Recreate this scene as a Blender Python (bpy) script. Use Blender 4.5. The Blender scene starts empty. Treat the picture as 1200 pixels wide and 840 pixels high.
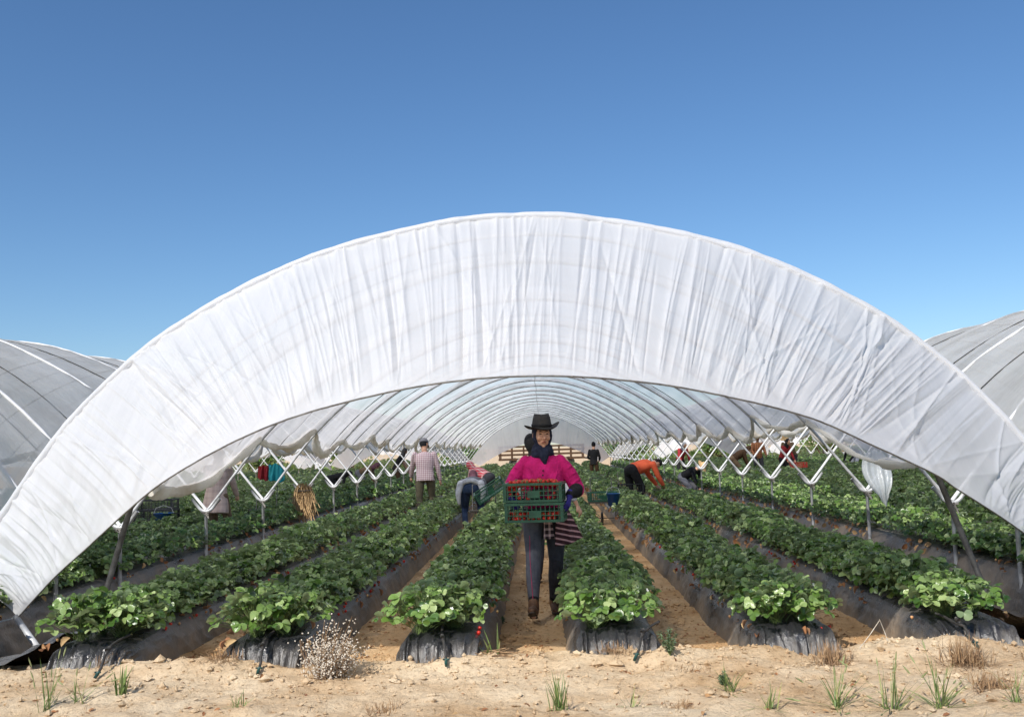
import bpy, math, random
import numpy as np
from mathutils import Vector, Matrix
PI = math.pi
R = math.radians
random.seed(7)
rng = np.random.default_rng(11)

# ---------------------------------------------------------------- camera, sky, sun, exposure
scene = bpy.context.scene
C = scene.collection
YAW, PITCH, ROLL = 0.02682, 0.08991, 0.03203
CAMX, CAMZ = 0.1302, 1.35
cam = bpy.data.objects.new('camera', bpy.data.cameras.new('camera'))
C.objects.link(cam)
cam.data.sensor_width = 36.0
cam.data.lens = 35.01
cam.data.clip_start = 0.05
cam.data.clip_end = 12000
mw = Matrix.Rotation(YAW, 4, 'Z') @ Matrix.Rotation(R(90) + PITCH, 4, 'X') @ Matrix.Rotation(-ROLL, 4, 'Z')
cam.matrix_world = Matrix.Translation((CAMX, 0, CAMZ)) @ mw
scene.camera = cam

world = bpy.data.worlds.new('World')
scene.world = world
world.use_nodes = True
nt = world.node_tree
nt.nodes.clear()
sky = nt.nodes.new('ShaderNodeTexSky')
sky.sky_type = 'NISHITA'
sky.sun_disc = False
SUN_EL, SUN_SIDE = R(41), R(30)            # behind the camera, to its left
sky.sun_elevation = SUN_EL
sky.sun_rotation = PI + SUN_SIDE
sky.altitude = 0
sky.air_density = 1.0
sky.dust_density = 0.3
sky.ozone_density = 6.0
bg = nt.nodes.new('ShaderNodeBackground')
bg.inputs['Strength'].default_value = 0.094
wo = nt.nodes.new('ShaderNodeOutputWorld')
hsv = nt.nodes.new('ShaderNodeHueSaturation')
hsv.inputs['Saturation'].default_value = 1.08
hsv.inputs['Value'].default_value = 1.03
nt.links.new(sky.outputs[0], hsv.inputs['Color'])
nt.links.new(hsv.outputs[0], bg.inputs[0])
nt.links.new(bg.outputs[0], wo.inputs[0])

sun = bpy.data.objects.new('sun', bpy.data.lights.new('sun', 'SUN'))
C.objects.link(sun)
sun.data.energy = 4.2
sun.data.angle = R(0.53)
sun.data.color = (1.0, 0.955, 0.89)
sd = Vector((-math.sin(SUN_SIDE) * math.cos(SUN_EL), -math.cos(SUN_SIDE) * math.cos(SUN_EL), math.sin(SUN_EL)))
sun.rotation_euler = sd.to_track_quat('Z', 'Y').to_euler()
sun.location = sd * 50

vs = scene.view_settings
vs.view_transform = 'Standard'
vs.look = 'None'
vs.exposure = 0.36
vs.gamma = 1.0
vs.use_curve_mapping = False
scene.cycles.transparent_max_bounces = 16

# ---------------------------------------------------------------- helpers
def tag(o, label=None, cat=None, group=None, kind=None):
    if label: o['label'] = label
    if cat: o['category'] = cat
    if group: o['group'] = group
    if kind: o['kind'] = kind
    return o

def empty(name, loc, rz=0.0):
    o = bpy.data.objects.new(name, None)
    C.objects.link(o)
    o.location = loc
    o.rotation_euler = (0, 0, rz)
    o.empty_display_size = 0.1
    return o

def make(name, V, F, mat, parent=None, smooth=True, tone=None, mats=None, midx=None):
    V = np.asarray(V, dtype=np.float32).reshape(-1, 3)
    me = bpy.data.meshes.new(name)
    if isinstance(F, np.ndarray):
        n, k = F.shape
        me.vertices.add(len(V)); me.vertices.foreach_set('co', V.ravel())
        me.loops.add(n * k); me.loops.foreach_set('vertex_index', F.astype(np.int32).ravel())
        me.polygons.add(n)
        me.polygons.foreach_set('loop_start', np.arange(0, n * k, k, dtype=np.int32))
        me.update(calc_edges=True)
    else:
        me.from_pydata(V.tolist(), [], [list(f) for f in F])
        me.update()
    me.polygons.foreach_set('use_smooth', np.full(len(me.polygons), smooth))
    if tone is not None:
        a = me.attributes.new('tone', 'FLOAT', 'POINT')
        a.data.foreach_set('value', np.asarray(tone, dtype=np.float32))
    for m in (mats or [mat]): me.materials.append(m)
    if midx is not None: me.polygons.foreach_set('material_index', np.asarray(midx, dtype=np.int32))
    o = bpy.data.objects.new(name, me)
    C.objects.link(o)
    if parent is not None: o.parent = parent
    return o

def hsh(ix, iy, s):
    n = (ix.astype(np.int64) * 374761393 + iy.astype(np.int64) * 668265263 + s * 1442695041) & 0x7fffffff
    n = ((n ^ (n >> 13)) * 1274126177) & 0x7fffffff
    return ((n ^ (n >> 16)) & 0xffff) / 65535.0

def noise2(x, y, s=0):
    x = np.asarray(x, float); y = np.asarray(y, float)
    x, y = np.broadcast_arrays(x, y)
    ix = np.floor(x); iy = np.floor(y); fx = x - ix; fy = y - iy
    fx = fx * fx * (3 - 2 * fx); fy = fy * fy * (3 - 2 * fy)
    a = hsh(ix, iy, s); b = hsh(ix + 1, iy, s); c = hsh(ix, iy + 1, s); d = hsh(ix + 1, iy + 1, s)
    return (a + (b - a) * fx) * (1 - fy) + (c + (d - c) * fx) * fy - 0.5

def fbm(x, y, s=0, o=4):
    r = 0; a = 1.0
    for i in range(o):
        r = r + a * noise2(np.asarray(x) * 2**i, np.asarray(y) * 2**i, s + i * 17); a *= 0.5
    return r

def sstep(a, b, x):
    t = np.clip((np.asarray(x, float) - a) / (b - a), 0, 1)
    return t * t * (3 - 2 * t)

def gridF(nu, nv, closed=False):
    """faces of a grid stored [i*nv + j], i<nu, j<nv; closed joins j."""
    i = np.arange(nu - 1)[:, None]
    j = np.arange(nv if closed else nv - 1)[None, :]
    j2 = (j + 1) % nv
    return np.stack([i * nv + j + 0 * j2, (i + 1) * nv + j, (i + 1) * nv + j2, i * nv + j2], -1).reshape(-1, 4)

class MB:
    """collects shapes into one mesh"""
    def __init__(s): s.V = []; s.F = []; s.n = 0
    def add(s, V, F):
        V = np.asarray(V, float).reshape(-1, 3)
        s.V.append(V); s.F += [tuple(int(q) + s.n for q in f) for f in F]; s.n += len(V)
        return s
    def tube(s, P, r, n=8, cap=True, flat=1.0):
        P = np.asarray(P, float); m = len(P)
        rr = np.broadcast_to(np.asarray(r, float), (m,))
        T = np.gradient(P, axis=0); T /= np.linalg.norm(T, axis=1)[:, None] + 1e-9
        up = np.array([0, 0, 1.0]) if abs(T[0][2]) < 0.9 else np.array([1.0, 0, 0])
        U = up - T[0] * (up @ T[0]); U /= np.linalg.norm(U)
        V = []
        a = np.linspace(0, 2 * PI, n, endpoint=False)
        for i in range(m):
            U = U - T[i] * (U @ T[i]); U /= np.linalg.norm(U) + 1e-9
            W = np.cross(T[i], U)
            V.append(P[i] + rr[i] * (np.cos(a)[:, None] * U * flat + np.sin(a)[:, None] * W))
        F = [tuple(f) for f in gridF(m, n, True)[:, ::-1]]
        if cap: F += [tuple(range(n)), tuple(range((m - 1) * n, m * n))[::-1]]
        return s.add(np.concatenate(V), F)
    def box(s, c, d, rz=0.0, bev=0.0, M=None):
        c = np.asarray(c, float); h = np.asarray(d, float) / 2
        V = np.array([[x, y, z] for z in (-1, 1) for y in (-1, 1) for x in (-1, 1)], float) * h
        if rz:
            q = np.array([[math.cos(rz), -math.sin(rz), 0], [math.sin(rz), math.cos(rz), 0], [0, 0, 1]])
            V = V @ q.T
        if M is not None: V = V @ np.array(M).T
        return s.add(V + c, [(0, 2, 3, 1), (4, 5, 7, 6), (0, 1, 5, 4), (2, 6, 7, 3), (0, 4, 6, 2), (1, 3, 7, 5)])
    def build(s, name, mat, parent=None, smooth=True):
        return make(name, np.concatenate(s.V), s.F, mat, parent, smooth)

def copy_tree(o, parent=None):
    c = o.copy(); C.objects.link(c); c.parent = parent
    for ch in list(o.children): copy_tree(ch, c)
    return c

# ---------------------------------------------------------------- materials
def newmat(name):
    m = bpy.data.materials.new(name); m.use_nodes = True
    t = m.node_tree; t.nodes.clear()
    out = t.nodes.new('ShaderNodeOutputMaterial')
    return m, t, out

def nd(t, kind, **kw):
    n = t.nodes.new(kind)
    for k, v in kw.items():
        if k in n.inputs: n.inputs[k].default_value = v
        else: setattr(n, k, v)
    return n

def ramp(t, fac, stops):
    r = t.nodes.new('ShaderNodeValToRGB')
    e = r.color_ramp.elements
    while len(e) > 1: e.remove(e[-1])
    e[0].position = stops[0][0]; e[0].color = (*stops[0][1], 1)
    for p, c in stops[1:]:
        q = e.new(p); q.color = (*c, 1)
    t.links.new(fac, r.inputs[0])
    return r.outputs[0]

def noise(t, scale, detail=4, rough=0.6, vec=None, stretch=None):
    n = nd(t, 'ShaderNodeTexNoise'); n.inputs['Scale'].default_value = scale
    n.inputs['Detail'].default_value = detail; n.inputs['Roughness'].default_value = rough
    tc = nd(t, 'ShaderNodeTexCoord'); src = tc.outputs['Object']
    if stretch:
        mp = nd(t, 'ShaderNodeMapping'); mp.inputs['Scale'].default_value = stretch
        t.links.new(src, mp.inputs[0]); src = mp.outputs[0]
    t.links.new(src, n.inputs['Vector'])
    return n.outputs[0]

def bump(t, h, strength=0.4, dist=0.01):
    b = nd(t, 'ShaderNodeBump'); b.inputs['Strength'].default_value = strength
    b.inputs['Distance'].default_value = dist
    t.links.new(h, b.inputs['Height'])
    return b.outputs[0]

def simple(name, c1, c2=None, scale=8, rough=0.6, metal=0.0, bmp=0.25, bscale=None, bdist=0.004, spec=0.5, lo=0.35, hi=0.65, stretch=None, detail=4):
    m, t, out = newmat(name)
    p = nd(t, 'ShaderNodeBsdfPrincipled')
    p.inputs['Roughness'].default_value = rough
    p.inputs['Metallic'].default_value = metal
    p.inputs['Specular IOR Level'].default_value = spec
    c2 = c2 or tuple(x * 0.75 for x in c1)
    f = noise(t, scale, detail, stretch=stretch)
    t.links.new(ramp(t, f, [(lo, c2), (hi, c1)]), p.inputs['Base Color'])
    if bmp:
        t.links.new(bump(t, noise(t, bscale or scale * 4, 5, stretch=stretch), bmp, bdist), p.inputs['Normal'])
    t.links.new(p.outputs[0], out.inputs[0])
    return m

def film(name, T, col=(0.86, 0.87, 0.88), tl=0.5, gloss=0.07, bscale=6, nvar=0.12, stretch=(1, 1, 1), bd=0.02, bs=0.5, dirt=(0.7, 0.68, 0.62)):
    m, t, out = newmat(name)
    h = noise(t, bscale, 6, 0.65, stretch=stretch)
    nb = bump(t, h, bs, bd)
    cn = noise(t, 0.9, 5, 0.6)
    colr = ramp(t, cn, [(0.3, dirt), (0.55, col)])
    d = nd(t, 'ShaderNodeBsdfDiffuse'); tr = nd(t, 'ShaderNodeBsdfTranslucent'); tp = nd(t, 'ShaderNodeBsdfTransparent')
    tp.inputs[0].default_value = (0.95, 0.96, 0.97, 1)
    g = nd(t, 'ShaderNodeBsdfGlossy'); g.inputs['Roughness'].default_value = 0.28
    for q in (d, tr): t.links.new(colr, q.inputs['Color'])
    for q in (d, tr, g): t.links.new(nb, q.inputs['Normal'])
    m1 = nd(t, 'ShaderNodeMixShader'); m1.inputs[0].default_value = tl
    t.links.new(d.outputs[0], m1.inputs[1]); t.links.new(tr.outputs[0], m1.inputs[2])
    m2 = nd(t, 'ShaderNodeMixShader')
    mr = nd(t, 'ShaderNodeMapRange'); mr.inputs[1].default_value = 0.3; mr.inputs[2].default_value = 0.7
    mr.inputs[3].default_value = max(0, T - nvar); mr.inputs[4].default_value = T + nvar
    t.links.new(noise(t, bscale * 0.4, 4, 0.6, stretch=stretch), mr.inputs[0]); t.links.new(mr.outputs[0], m2.inputs[0])
    t.links.new(m1.outputs[0], m2.inputs[1]); t.links.new(tp.outputs[0], m2.inputs[2])
    m3 = nd(t, 'ShaderNodeMixShader'); m3.inputs[0].default_value = gloss
    t.links.new(m2.outputs[0], m3.inputs[1]); t.links.new(g.outputs[0], m3.inputs[2])
    t.links.new(m3.outputs[0], out.inputs[0])
    return m

def leafmat(name, stops, under, rough=0.30, tlw=0.20, bmp=0.6):
    m, t, out = newmat(name)
    at = nd(t, 'ShaderNodeAttribute'); at.attribute_name = 'tone'
    oi = nd(t, 'ShaderNodeObjectInfo')
    ad = nd(t, 'ShaderNodeMath'); ad.operation = 'MULTIPLY_ADD'
    t.links.new(oi.outputs['Random'], ad.inputs[0]); ad.inputs[1].default_value = 0.22; t.links.new(at.outputs['Fac'], ad.inputs[2])
    col = ramp(t, ad.outputs[0], stops)
    geo = nd(t, 'ShaderNodeNewGeometry')
    mx = nd(t, 'ShaderNodeMix'); mx.data_type = 'RGBA'
    t.links.new(geo.outputs['Backfacing'], mx.inputs[0]); t.links.new(col, mx.inputs[6])
    mx.inputs[7].default_value = (*under, 1)
    p = nd(t, 'ShaderNodeBsdfPrincipled'); p.inputs['Roughness'].default_value = rough
    p.inputs['Specular IOR Level'].default_value = 0.7
    t.links.new(mx.outputs[2], p.inputs['Base Color'])
    if bmp: t.links.new(bump(t, noise(t, 90, 2), bmp, 0.004), p.inputs['Normal'])
    tr = nd(t, 'ShaderNodeBsdfTranslucent')
    hs = nd(t, 'ShaderNodeHueSaturation'); hs.inputs['Value'].default_value = 2.0; hs.inputs['Hue'].default_value = 0.48
    t.links.new(mx.outputs[2], hs.inputs['Color']); t.links.new(hs.outputs[0], tr.inputs[0])
    ms = nd(t, 'ShaderNodeMixShader'); ms.inputs[0].default_value = tlw
    t.links.new(p.outputs[0], ms.inputs[1]); t.links.new(tr.outputs[0], ms.inputs[2])
    t.links.new(ms.outputs[0], out.inputs[0])
    return m

M = {}
M['curtain'] = film('white_curtain_film', 0.17, (0.92, 0.92, 0.925), tl=0.44, gloss=0.12, bscale=14, nvar=0.06, stretch=(1, .03, .03), bd=0.008, bs=0.25, dirt=(0.86, 0.86, 0.86))
M['cover'] = film('clear_roof_film', 0.38, (0.80, 0.77, 0.75), tl=0.88, gloss=0.05, bscale=2.2, nvar=0.12, stretch=(1, 2.6, 1), bd=0.03, bs=0.5, dirt=(0.52, 0.505, 0.48))
M['side_cover'] = film('milky_roof_film', 0.17, (0.97, 0.97, 0.96), tl=0.62, gloss=0.05, bscale=2.2, nvar=0.08, stretch=(1, 2.6, 1), bd=0.03, bs=0.5, dirt=(0.74, 0.73, 0.70))
M['roll'] = film('rolled_film', 0.0, (0.88, 0.85, 0.78), tl=0.5, gloss=0.04, bscale=9, nvar=0.0, bd=0.03, bs=0.8, dirt=(0.62, 0.54, 0.42))
M['rag'] = film('torn_film', 0.3, (0.72, 0.75, 0.76), tl=0.5, gloss=0.1, bscale=7, nvar=0.15)
M['steel'] = simple('galvanised_steel', (0.60, 0.61, 0.62), (0.36, 0.355, 0.35), 9, rough=0.5, metal=0.25, bmp=0.1)
M['white_hoop'] = simple('film_wrapped_hoop', (0.74, 0.74, 0.74), (0.60, 0.60, 0.59), 9, rough=0.5)
M['dark_steel'] = simple('weathered_steel', (0.20, 0.19, 0.17), (0.10, 0.09, 0.08), 14, rough=0.6, metal=0.3, bmp=0.2)
M['rope'] = simple('dark_rope', (0.05, 0.048, 0.045), None, 60, rough=0.85)
M['white_rope'] = simple('pale_rope', (0.6, 0.6, 0.58), None, 60, rough=0.8)

def mulch(name, dusty):
    m, t, out = newmat(name)
    p = nd(t, 'ShaderNodeBsdfPrincipled')
    big = noise(t, 2.2, 6, 0.65)
    tc = nd(t, 'ShaderNodeTexCoord'); sp = nd(t, 'ShaderNodeSeparateXYZ'); t.links.new(tc.outputs['Object'], sp.inputs[0])
    ma = nd(t, 'ShaderNodeMapRange')          # more dust along the foot of the ridge
    ma.inputs[1].default_value = 0.24; ma.inputs[2].default_value = -0.02; ma.inputs[3].default_value = -0.10; ma.inputs[4].default_value = 0.2
    t.links.new(sp.outputs[2], ma.inputs[0])
    ad = nd(t, 'ShaderNodeMath'); ad.operation = 'ADD'; t.links.new(big, ad.inputs[0]); t.links.new(ma.outputs[0], ad.inputs[1])
    fy = nd(t, 'ShaderNodeMapRange'); fy.inputs[1].default_value = 6.75; fy.inputs[2].default_value = 7.6; fy.inputs[3].default_value = -.10; fy.inputs[4].default_value = 0   # the ends are wiped clean where the film was re-tied
    t.links.new(sp.outputs[1], fy.inputs[0]); a2 = nd(t, 'ShaderNodeMath'); a2.operation = 'ADD'; t.links.new(ad.outputs[0], a2.inputs[0]); t.links.new(fy.outputs[0], a2.inputs[1]); ad = a2
    t.links.new(ramp(t, ad.outputs[0], [(0.38 - dusty, (0.022, 0.022, 0.024)), (0.56 - dusty, (0.11, 0.098, 0.085)), (0.85 - dusty, (0.30, 0.23, 0.16))]), p.inputs['Base Color'])
    rr = nd(t, 'ShaderNodeMapRange'); rr.inputs[1].default_value = 0.40 - dusty; rr.inputs[2].default_value = 0.62 - dusty
    rr.inputs[3].default_value = 0.17; rr.inputs[4].default_value = 0.5
    t.links.new(ad.outputs[0], rr.inputs[0]); t.links.new(rr.outputs[0], p.inputs['Roughness'])
    nw = bump(t, noise(t, 26, 7, 0.75), 0.5, 0.012)
    b2 = nd(t, 'ShaderNodeBump'); b2.inputs['Strength'].default_value = 0.8; b2.inputs['Distance'].default_value = 0.012
    t.links.new(noise(t, 46, 4, 0.6, stretch=(1, .5, .16)), b2.inputs['Height']); t.links.new(nw, b2.inputs['Normal'])
    t.links.new(b2.outputs[0], p.inputs['Normal'])
    p.inputs['Specular IOR Level'].default_value = 0.8
    t.links.new(p.outputs[0], out.inputs[0])
    return m
M['mulch'] = mulch('black_mulch_film', 0.0)
M['liner'] = mulch('black_gutter_film', -0.06)

def sandmat():
    m, t, out = newmat('sand')
    p = nd(t, 'ShaderNodeBsdfPrincipled'); p.inputs['Roughness'].default_value = 0.95
    p.inputs['Specular IOR Level'].default_value = 0.2
    a = noise(t, 1.1, 8, 0.68)
    c1 = ramp(t, a, [(0.30, (0.46, 0.29, 0.145)), (0.45, (0.67, 0.485, 0.295)), (0.60, (0.80, 0.635, 0.43))])
    b = noise(t, 34, 6, 0.75)
    c2 = ramp(t, b, [(0.33, (0.55, 0.48, 0.42)), (0.46, (0.97, 0.97, 0.97)), (0.7, (1.08, 1.06, 1.04))])
    mx = nd(t, 'ShaderNodeMix'); mx.data_type = 'RGBA'; mx.blend_type = 'MULTIPLY'; mx.inputs[0].default_value = 0.85
    t.links.new(c1, mx.inputs[6]); t.links.new(c2, mx.inputs[7])
    # shade between the beds painted in: trodden earth browner than the loose headland sand
    tc = nd(t, 'ShaderNodeTexCoord'); sp = nd(t, 'ShaderNodeSeparateXYZ'); t.links.new(tc.outputs['Object'], sp.inputs[0])
    an = nd(t, 'ShaderNodeMath'); an.operation = 'MULTIPLY_ADD'; an.inputs[1].default_value = 0.5
    t.links.new(noise(t, 5, 4), an.inputs[0]); t.links.new(sp.outputs[1], an.inputs[2])
    fr = nd(t, 'ShaderNodeMapRange'); fr.inputs[1].default_value = 7.0; fr.inputs[2].default_value = 7.3
    t.links.new(an.outputs[0], fr.inputs[0])
    f2 = nd(t, 'ShaderNodeMapRange'); f2.inputs[1].default_value = 64; f2.inputs[2].default_value = 62
    t.links.new(sp.outputs[1], f2.inputs[0])
    fm = nd(t, 'ShaderNodeMath'); fm.operation = 'MULTIPLY'; t.links.new(fr.outputs[0], fm.inputs[0]); t.links.new(f2.outputs[0], fm.inputs[1])
    m2 = nd(t, 'ShaderNodeMix'); m2.data_type = 'RGBA'; m2.blend_type = 'MULTIPLY'
    t.links.new(fm.outputs[0], m2.inputs[0]); t.links.new(mx.outputs[2], m2.inputs[6]); m2.inputs[7].default_value = (0.93, 0.82, 0.69, 1)
    t.links.new(m2.outputs[2], p.inputs['Base Color'])
    t.links.new(bump(t, noise(t, 26, 9, 0.75), 0.9, 0.035), p.inputs['Normal'])
    t.links.new(p.outputs[0], out.inputs[0])
    return m
M['sand'] = sandmat()
M['leaf'] = leafmat('strawberry_leaf', [(0.0, (0.012, 0.036, 0.005)), (0.28, (0.052, 0.120, 0.016)), (0.58, (0.135, 0.235, 0.044)), (1.0, (0.36, 0.45, 0.19))], (0.20, 0.27, 0.13))
M['dead'] = leafmat('dead_leaf', [(0.0, (0.16, 0.06, 0.02)), (0.5, (0.34, 0.15, 0.055)), (1.0, (0.50, 0.34, 0.16))], (0.36, 0.20, 0.10), rough=0.8, tlw=0.15)
M['petiole'] = simple('petiole', (0.13, 0.19, 0.045), (0.07, 0.11, 0.03), 30, rough=0.5)
M['petal'] = simple('white_petal', (0.82, 0.82, 0.76), None, 30, rough=0.6, bmp=0)
M['berry'] = simple('ripe_berry', (0.62, 0.035, 0.018), (0.50, 0.02, 0.012), 40, rough=0.32, bmp=0.5, bscale=260, bdist=0.002)
M['palebry'] = simple('unripe_berry', (0.55, 0.50, 0.22), (0.62, 0.22, 0.10), 12, rough=0.4, bmp=0.4, bscale=260, bdist=0.002)
M['straw'] = simple('dry_straw', (0.55, 0.38, 0.19), (0.28, 0.17, 0.08), 20, rough=0.85)
M['drygrass'] = simple('dry_grass', (0.42, 0.27, 0.14), (0.22, 0.13, 0.07), 20, rough=0.85)
M['grass'] = leafmat('green_grass', [(0.0, (0.07, 0.12, 0.025)), (0.5, (0.14, 0.22, 0.05)), (1.0, (0.34, 0.36, 0.12))], (0.14, 0.20, 0.06), rough=0.55)
M['weedleaf'] = leafmat('weed_leaf', [(0.0, (0.06, 0.10, 0.05)), (1.0, (0.16, 0.22, 0.11))], (0.14, 0.18, 0.10), rough=0.6)
M['seedhead'] = simple('seed_head', (0.72, 0.66, 0.56), (0.50, 0.43, 0.33), 60, rough=0.9)

# ---------------------------------------------------------------- measured layout (metres)
BP = 1.1448                 # bed pitch
HALF = 4.311                # half width of a tunnel
BAY = 2 * HALF
ZV = 0.67                   # height of the V brackets
STA = [9.04] + [10.42 + 2.685 * i for i in range(20)]   # post stations
YEND = STA[-1]
GUT = -0.26                 # floor of the drain between two tunnels

def gut(x):
    """0 on bed level, 1 in the drain between tunnels"""
    d = np.abs(np.mod(np.asarray(x, float) + HALF, BAY) - 0.0)
    d = np.minimum(d, BAY - d)
    return 1 - sstep(0.86, 1.14, d)

def ground_h(x, y):
    x = np.asarray(x, float); y = np.asarray(y, float)
    inner = sstep(6.72, 6.98, y + 0.25 * fbm(x * 2.0, y * 0.0 + 3, 5, 3)) * (1 - sstep(61.5, 63, y)) * (1 - sstep(29, 31, np.abs(x)))
    aisle = -0.075 + 0.02 * fbm(x * 3, y * 3, 2)
    g = gut(x) * (1 - sstep(60.5, 62, y)) * (1 - sstep(29, 31, np.abs(x)))
    front = 0.055 * fbm(x * 1.6, y * 2.2, 9, 5) + 0.030 * fbm(x * 6, y * 8, 4, 5)
    front = front + 0.052 * np.exp(-((y - 6.46) / 0.15) ** 2) * (0.25 + 2.0 * np.abs(noise2(x * 2.6, 0 * y, 77))) * (1 + .6 * fbm(x * 9, y * 9, 78, 3))
    front = front * (y < 60)
    h = front * (1 - inner) + aisle * inner
    gi = g * sstep(6.9, 8.2, y)
    h = h * (1 - gi) + (GUT - 0.02) * gi
    return h
# ---------------------------------------------------------------- ground: one sheet out to the horizon
def axis(parts):
    out = []
    for a, b, s in parts: out += list(np.arange(a, b - 1e-6, s))
    return np.array(out + [parts[-1][1]])
xs = axis([(-6000, -500, 900), (-500, -60, 60), (-60, -30, 5), (-30, -6, 0.4), (-6, -4.6, 0.08), (-4.6, 4.6, 0.022), (4.6, 6, 0.08), (6, 30, 0.4), (30, 60, 5), (60, 500, 60), (500, 6000, 900)])
ys = axis([(-300, -20, 40), (-20, 0, 2), (0, 4, 0.2), (4, 7.6, 0.022), (7.6, 10, 0.06), (10, 20, 0.25), (20, 64, 1.0), (64, 200, 12), (200, 9000, 800)])
X, Y = np.meshgrid(xs, ys, indexing='ij')
Z = ground_h(X, Y)
ground = make('ground', np.stack([X, Y, Z], -1), gridF(len(xs), len(ys))[:, ::1], M['sand'])
# make sure the sheet faces upward
if ground.data.polygons[0].normal.z < 0: ground.data.flip_normals()
tag(ground, 'pale loose sand headland running into trodden sandy aisles between the beds', kind='structure')

# ---------------------------------------------------------------- raised beds
BED_PROF = np.array([[-.385, -.34], [-.345, -.16], [-.315, -.04], [-.29, .05], [-.262, .13], [-.232, .185], [-.19, .212], [-.10, .226], [0, .232],
                     [.10, .226], [.19, .212], [.232, .185], [.262, .13], [.29, .05], [.315, -.04], [.345, -.16], [.385, -.34]])
BED_PROF[:, 1] = np.where(BED_PROF[:, 1] > 0, BED_PROF[:, 1] * .74, BED_PROF[:, 1])
Y0B = 6.46
def bed(cx, near, seed):
    n0 = len(BED_PROF)
    if near:
        u = np.linspace(0, n0 - 1, 97)
        ysb = np.concatenate([np.linspace(0, .30, 17), np.arange(.33, 3.4, .035), np.arange(3.5, 8, .12), np.arange(8.2, YEND - Y0B + .6, 1.0)])
    else:
        u = np.linspace(0, n0 - 1, 17)
        ysb = np.concatenate([np.linspace(0, .30, 5), np.arange(.6, YEND - Y0B + .6, 1.2)])
    px = np.interp(u, np.arange(n0), BED_PROF[:, 0]); pz = np.interp(u, np.arange(n0), BED_PROF[:, 1])
    U, YY = np.meshgrid(np.arange(len(u)), ysb, indexing='ij')
    bx = px[U]; bz = pz[U]
    # front cap: height rises from the ground, corners rounded
    rise = np.clip(YY / .24, 0, 1); rz = np.sqrt(np.clip(1 - (1 - rise) ** 2.2, 0, 1))
    x = bx * (0.90 + 0.10 * rz) ; z = -.14 + (bz + .14) * rz
    z = np.where(bz < -.14, bz, z)
    yy = Y0B + YY + 0.05 * np.abs(bx / .3) ** 3 * (1 - rz)
    wob = 0.016 * fbm(YY * 1.2 + seed * 9, bx * 0 + seed, seed, 3)
    x = x + wob
    z = z + 0.012 * fbm(YY * 1.0, bx * 5, seed + 3, 3) * (YY > 0.0)
    if near:
        side = sstep(.2, .3, np.abs(bx))
        front = 1 - sstep(.16, .30, YY)
        # gathers of the film: steep narrow folds running down the end, softer ones on the flanks
        ph = bx * 34 + seed * 3.1 + 1.4 * fbm(bx * 9, YY * 4, seed + 8, 3)
        fold = np.abs(np.mod(ph, 2) - 1) ** 1.6 + 0.7 * np.abs(np.mod(ph * 2.37 + 1.3, 2) - 1) ** 2
        yy = yy - front * (0.042 * fold + .035 * fbm(bx * 10, bz * 14, seed + 61, 4)) * sstep(-.2, .0, bz)
        x = x + front * 0.01 * np.sin(ph * 2)
        z = z + front * 0.010 * (fold - .6)
        ph2 = YY * 9 + bz * 4 + seed + 2.0 * fbm(YY * 2, bz * 5, seed + 21, 3)
        x = x + np.sign(bx) * side * (1 - front) * (0.011 * (np.abs(np.mod(ph2, 2) - 1) ** 2 - .3) + 0.014 * fbm(YY * 6, bz * 10, seed + 5, 4))
        # torn, uneven foot of the film at the end
        z = z + front * 0.02 * fbm(bx * 14, YY * 3, seed + 31, 3) * (bz < .1)
    V = np.stack([x, yy, z], -1)
    return V, gridF(len(u), len(ysb))

MAIN = [-2.5, -1.5, -0.5, 0.5, 1.5, 2.5]
bed_label = {
 -2.5: 'long raised bed in black plastic film, leftmost under the big central tunnel',
 -1.5: 'long raised bed in black plastic film with a white feathery weed at its front corner',
 -0.5: "long black raised bed whose end stands just left of the woman's path",
 0.5: "long black raised bed whose end stands just right of the woman's path",
 1.5: 'long raised bed in black plastic film, second to the right from the walking woman',
 2.5: 'long raised bed in black plastic film, rightmost under the big central tunnel'}
plant_label = {-2.5: 'leftmost bed', -1.5: 'bed behind the feathery weed', -0.5: 'bed left of the path', 0.5: 'bed right of the path', 1.5: 'second bed right of the path', 2.5: 'rightmost bed'}
ordw = ['first', 'second', 'third', 'fourth', 'fifth', 'sixth']
BEDS = []                                  # (x, plant label, side bay index)
def add_bed(x, near, label, plabel, bay):
    V, F = bed(x, near, int(abs(x) * 10) + 3)
    o = make('raised_bed', V, F, M['mulch'])
    o.location = (x, 0, 0)
    if o.data.polygons[len(o.data.polygons) // 2].normal.z < 0: o.data.flip_normals()
    tag(o, label, 'raised bed', 'raised strawberry beds')
    BEDS.append((x, plabel, bay))
for b in MAIN: add_bed(b * BP, True, bed_label[b], plant_label[b], 0)
for sgn, side in ((-1, 'left'), (1, 'right')):
    add_bed(sgn * 4.60, True, f'black film strawberry bed running just outside the {side} row of posts', f'bed outside the {side} posts', 0)
    add_bed(sgn * (BAY + 4.60), False, f'black film strawberry bed beyond the outer posts of the {side} neighbouring tunnel', f'bed beyond the outer {side} posts', sgn)
for bay in (1, 2):
    for sgn, side in ((-1, 'left'), (1, 'right')):
        for k in range(6):
            x = sgn * (bay * BAY + (k - 2.5) * BP)
            nb = ('neighbouring tunnel on the ' + side) if bay == 1 else ('second tunnel along to the ' + side)
            add_bed(x, False, f'black film strawberry bed, {ordw[k]} one in the {nb}', f'{ordw[k]} bed, {side} side tunnel', sgn * bay)

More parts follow.
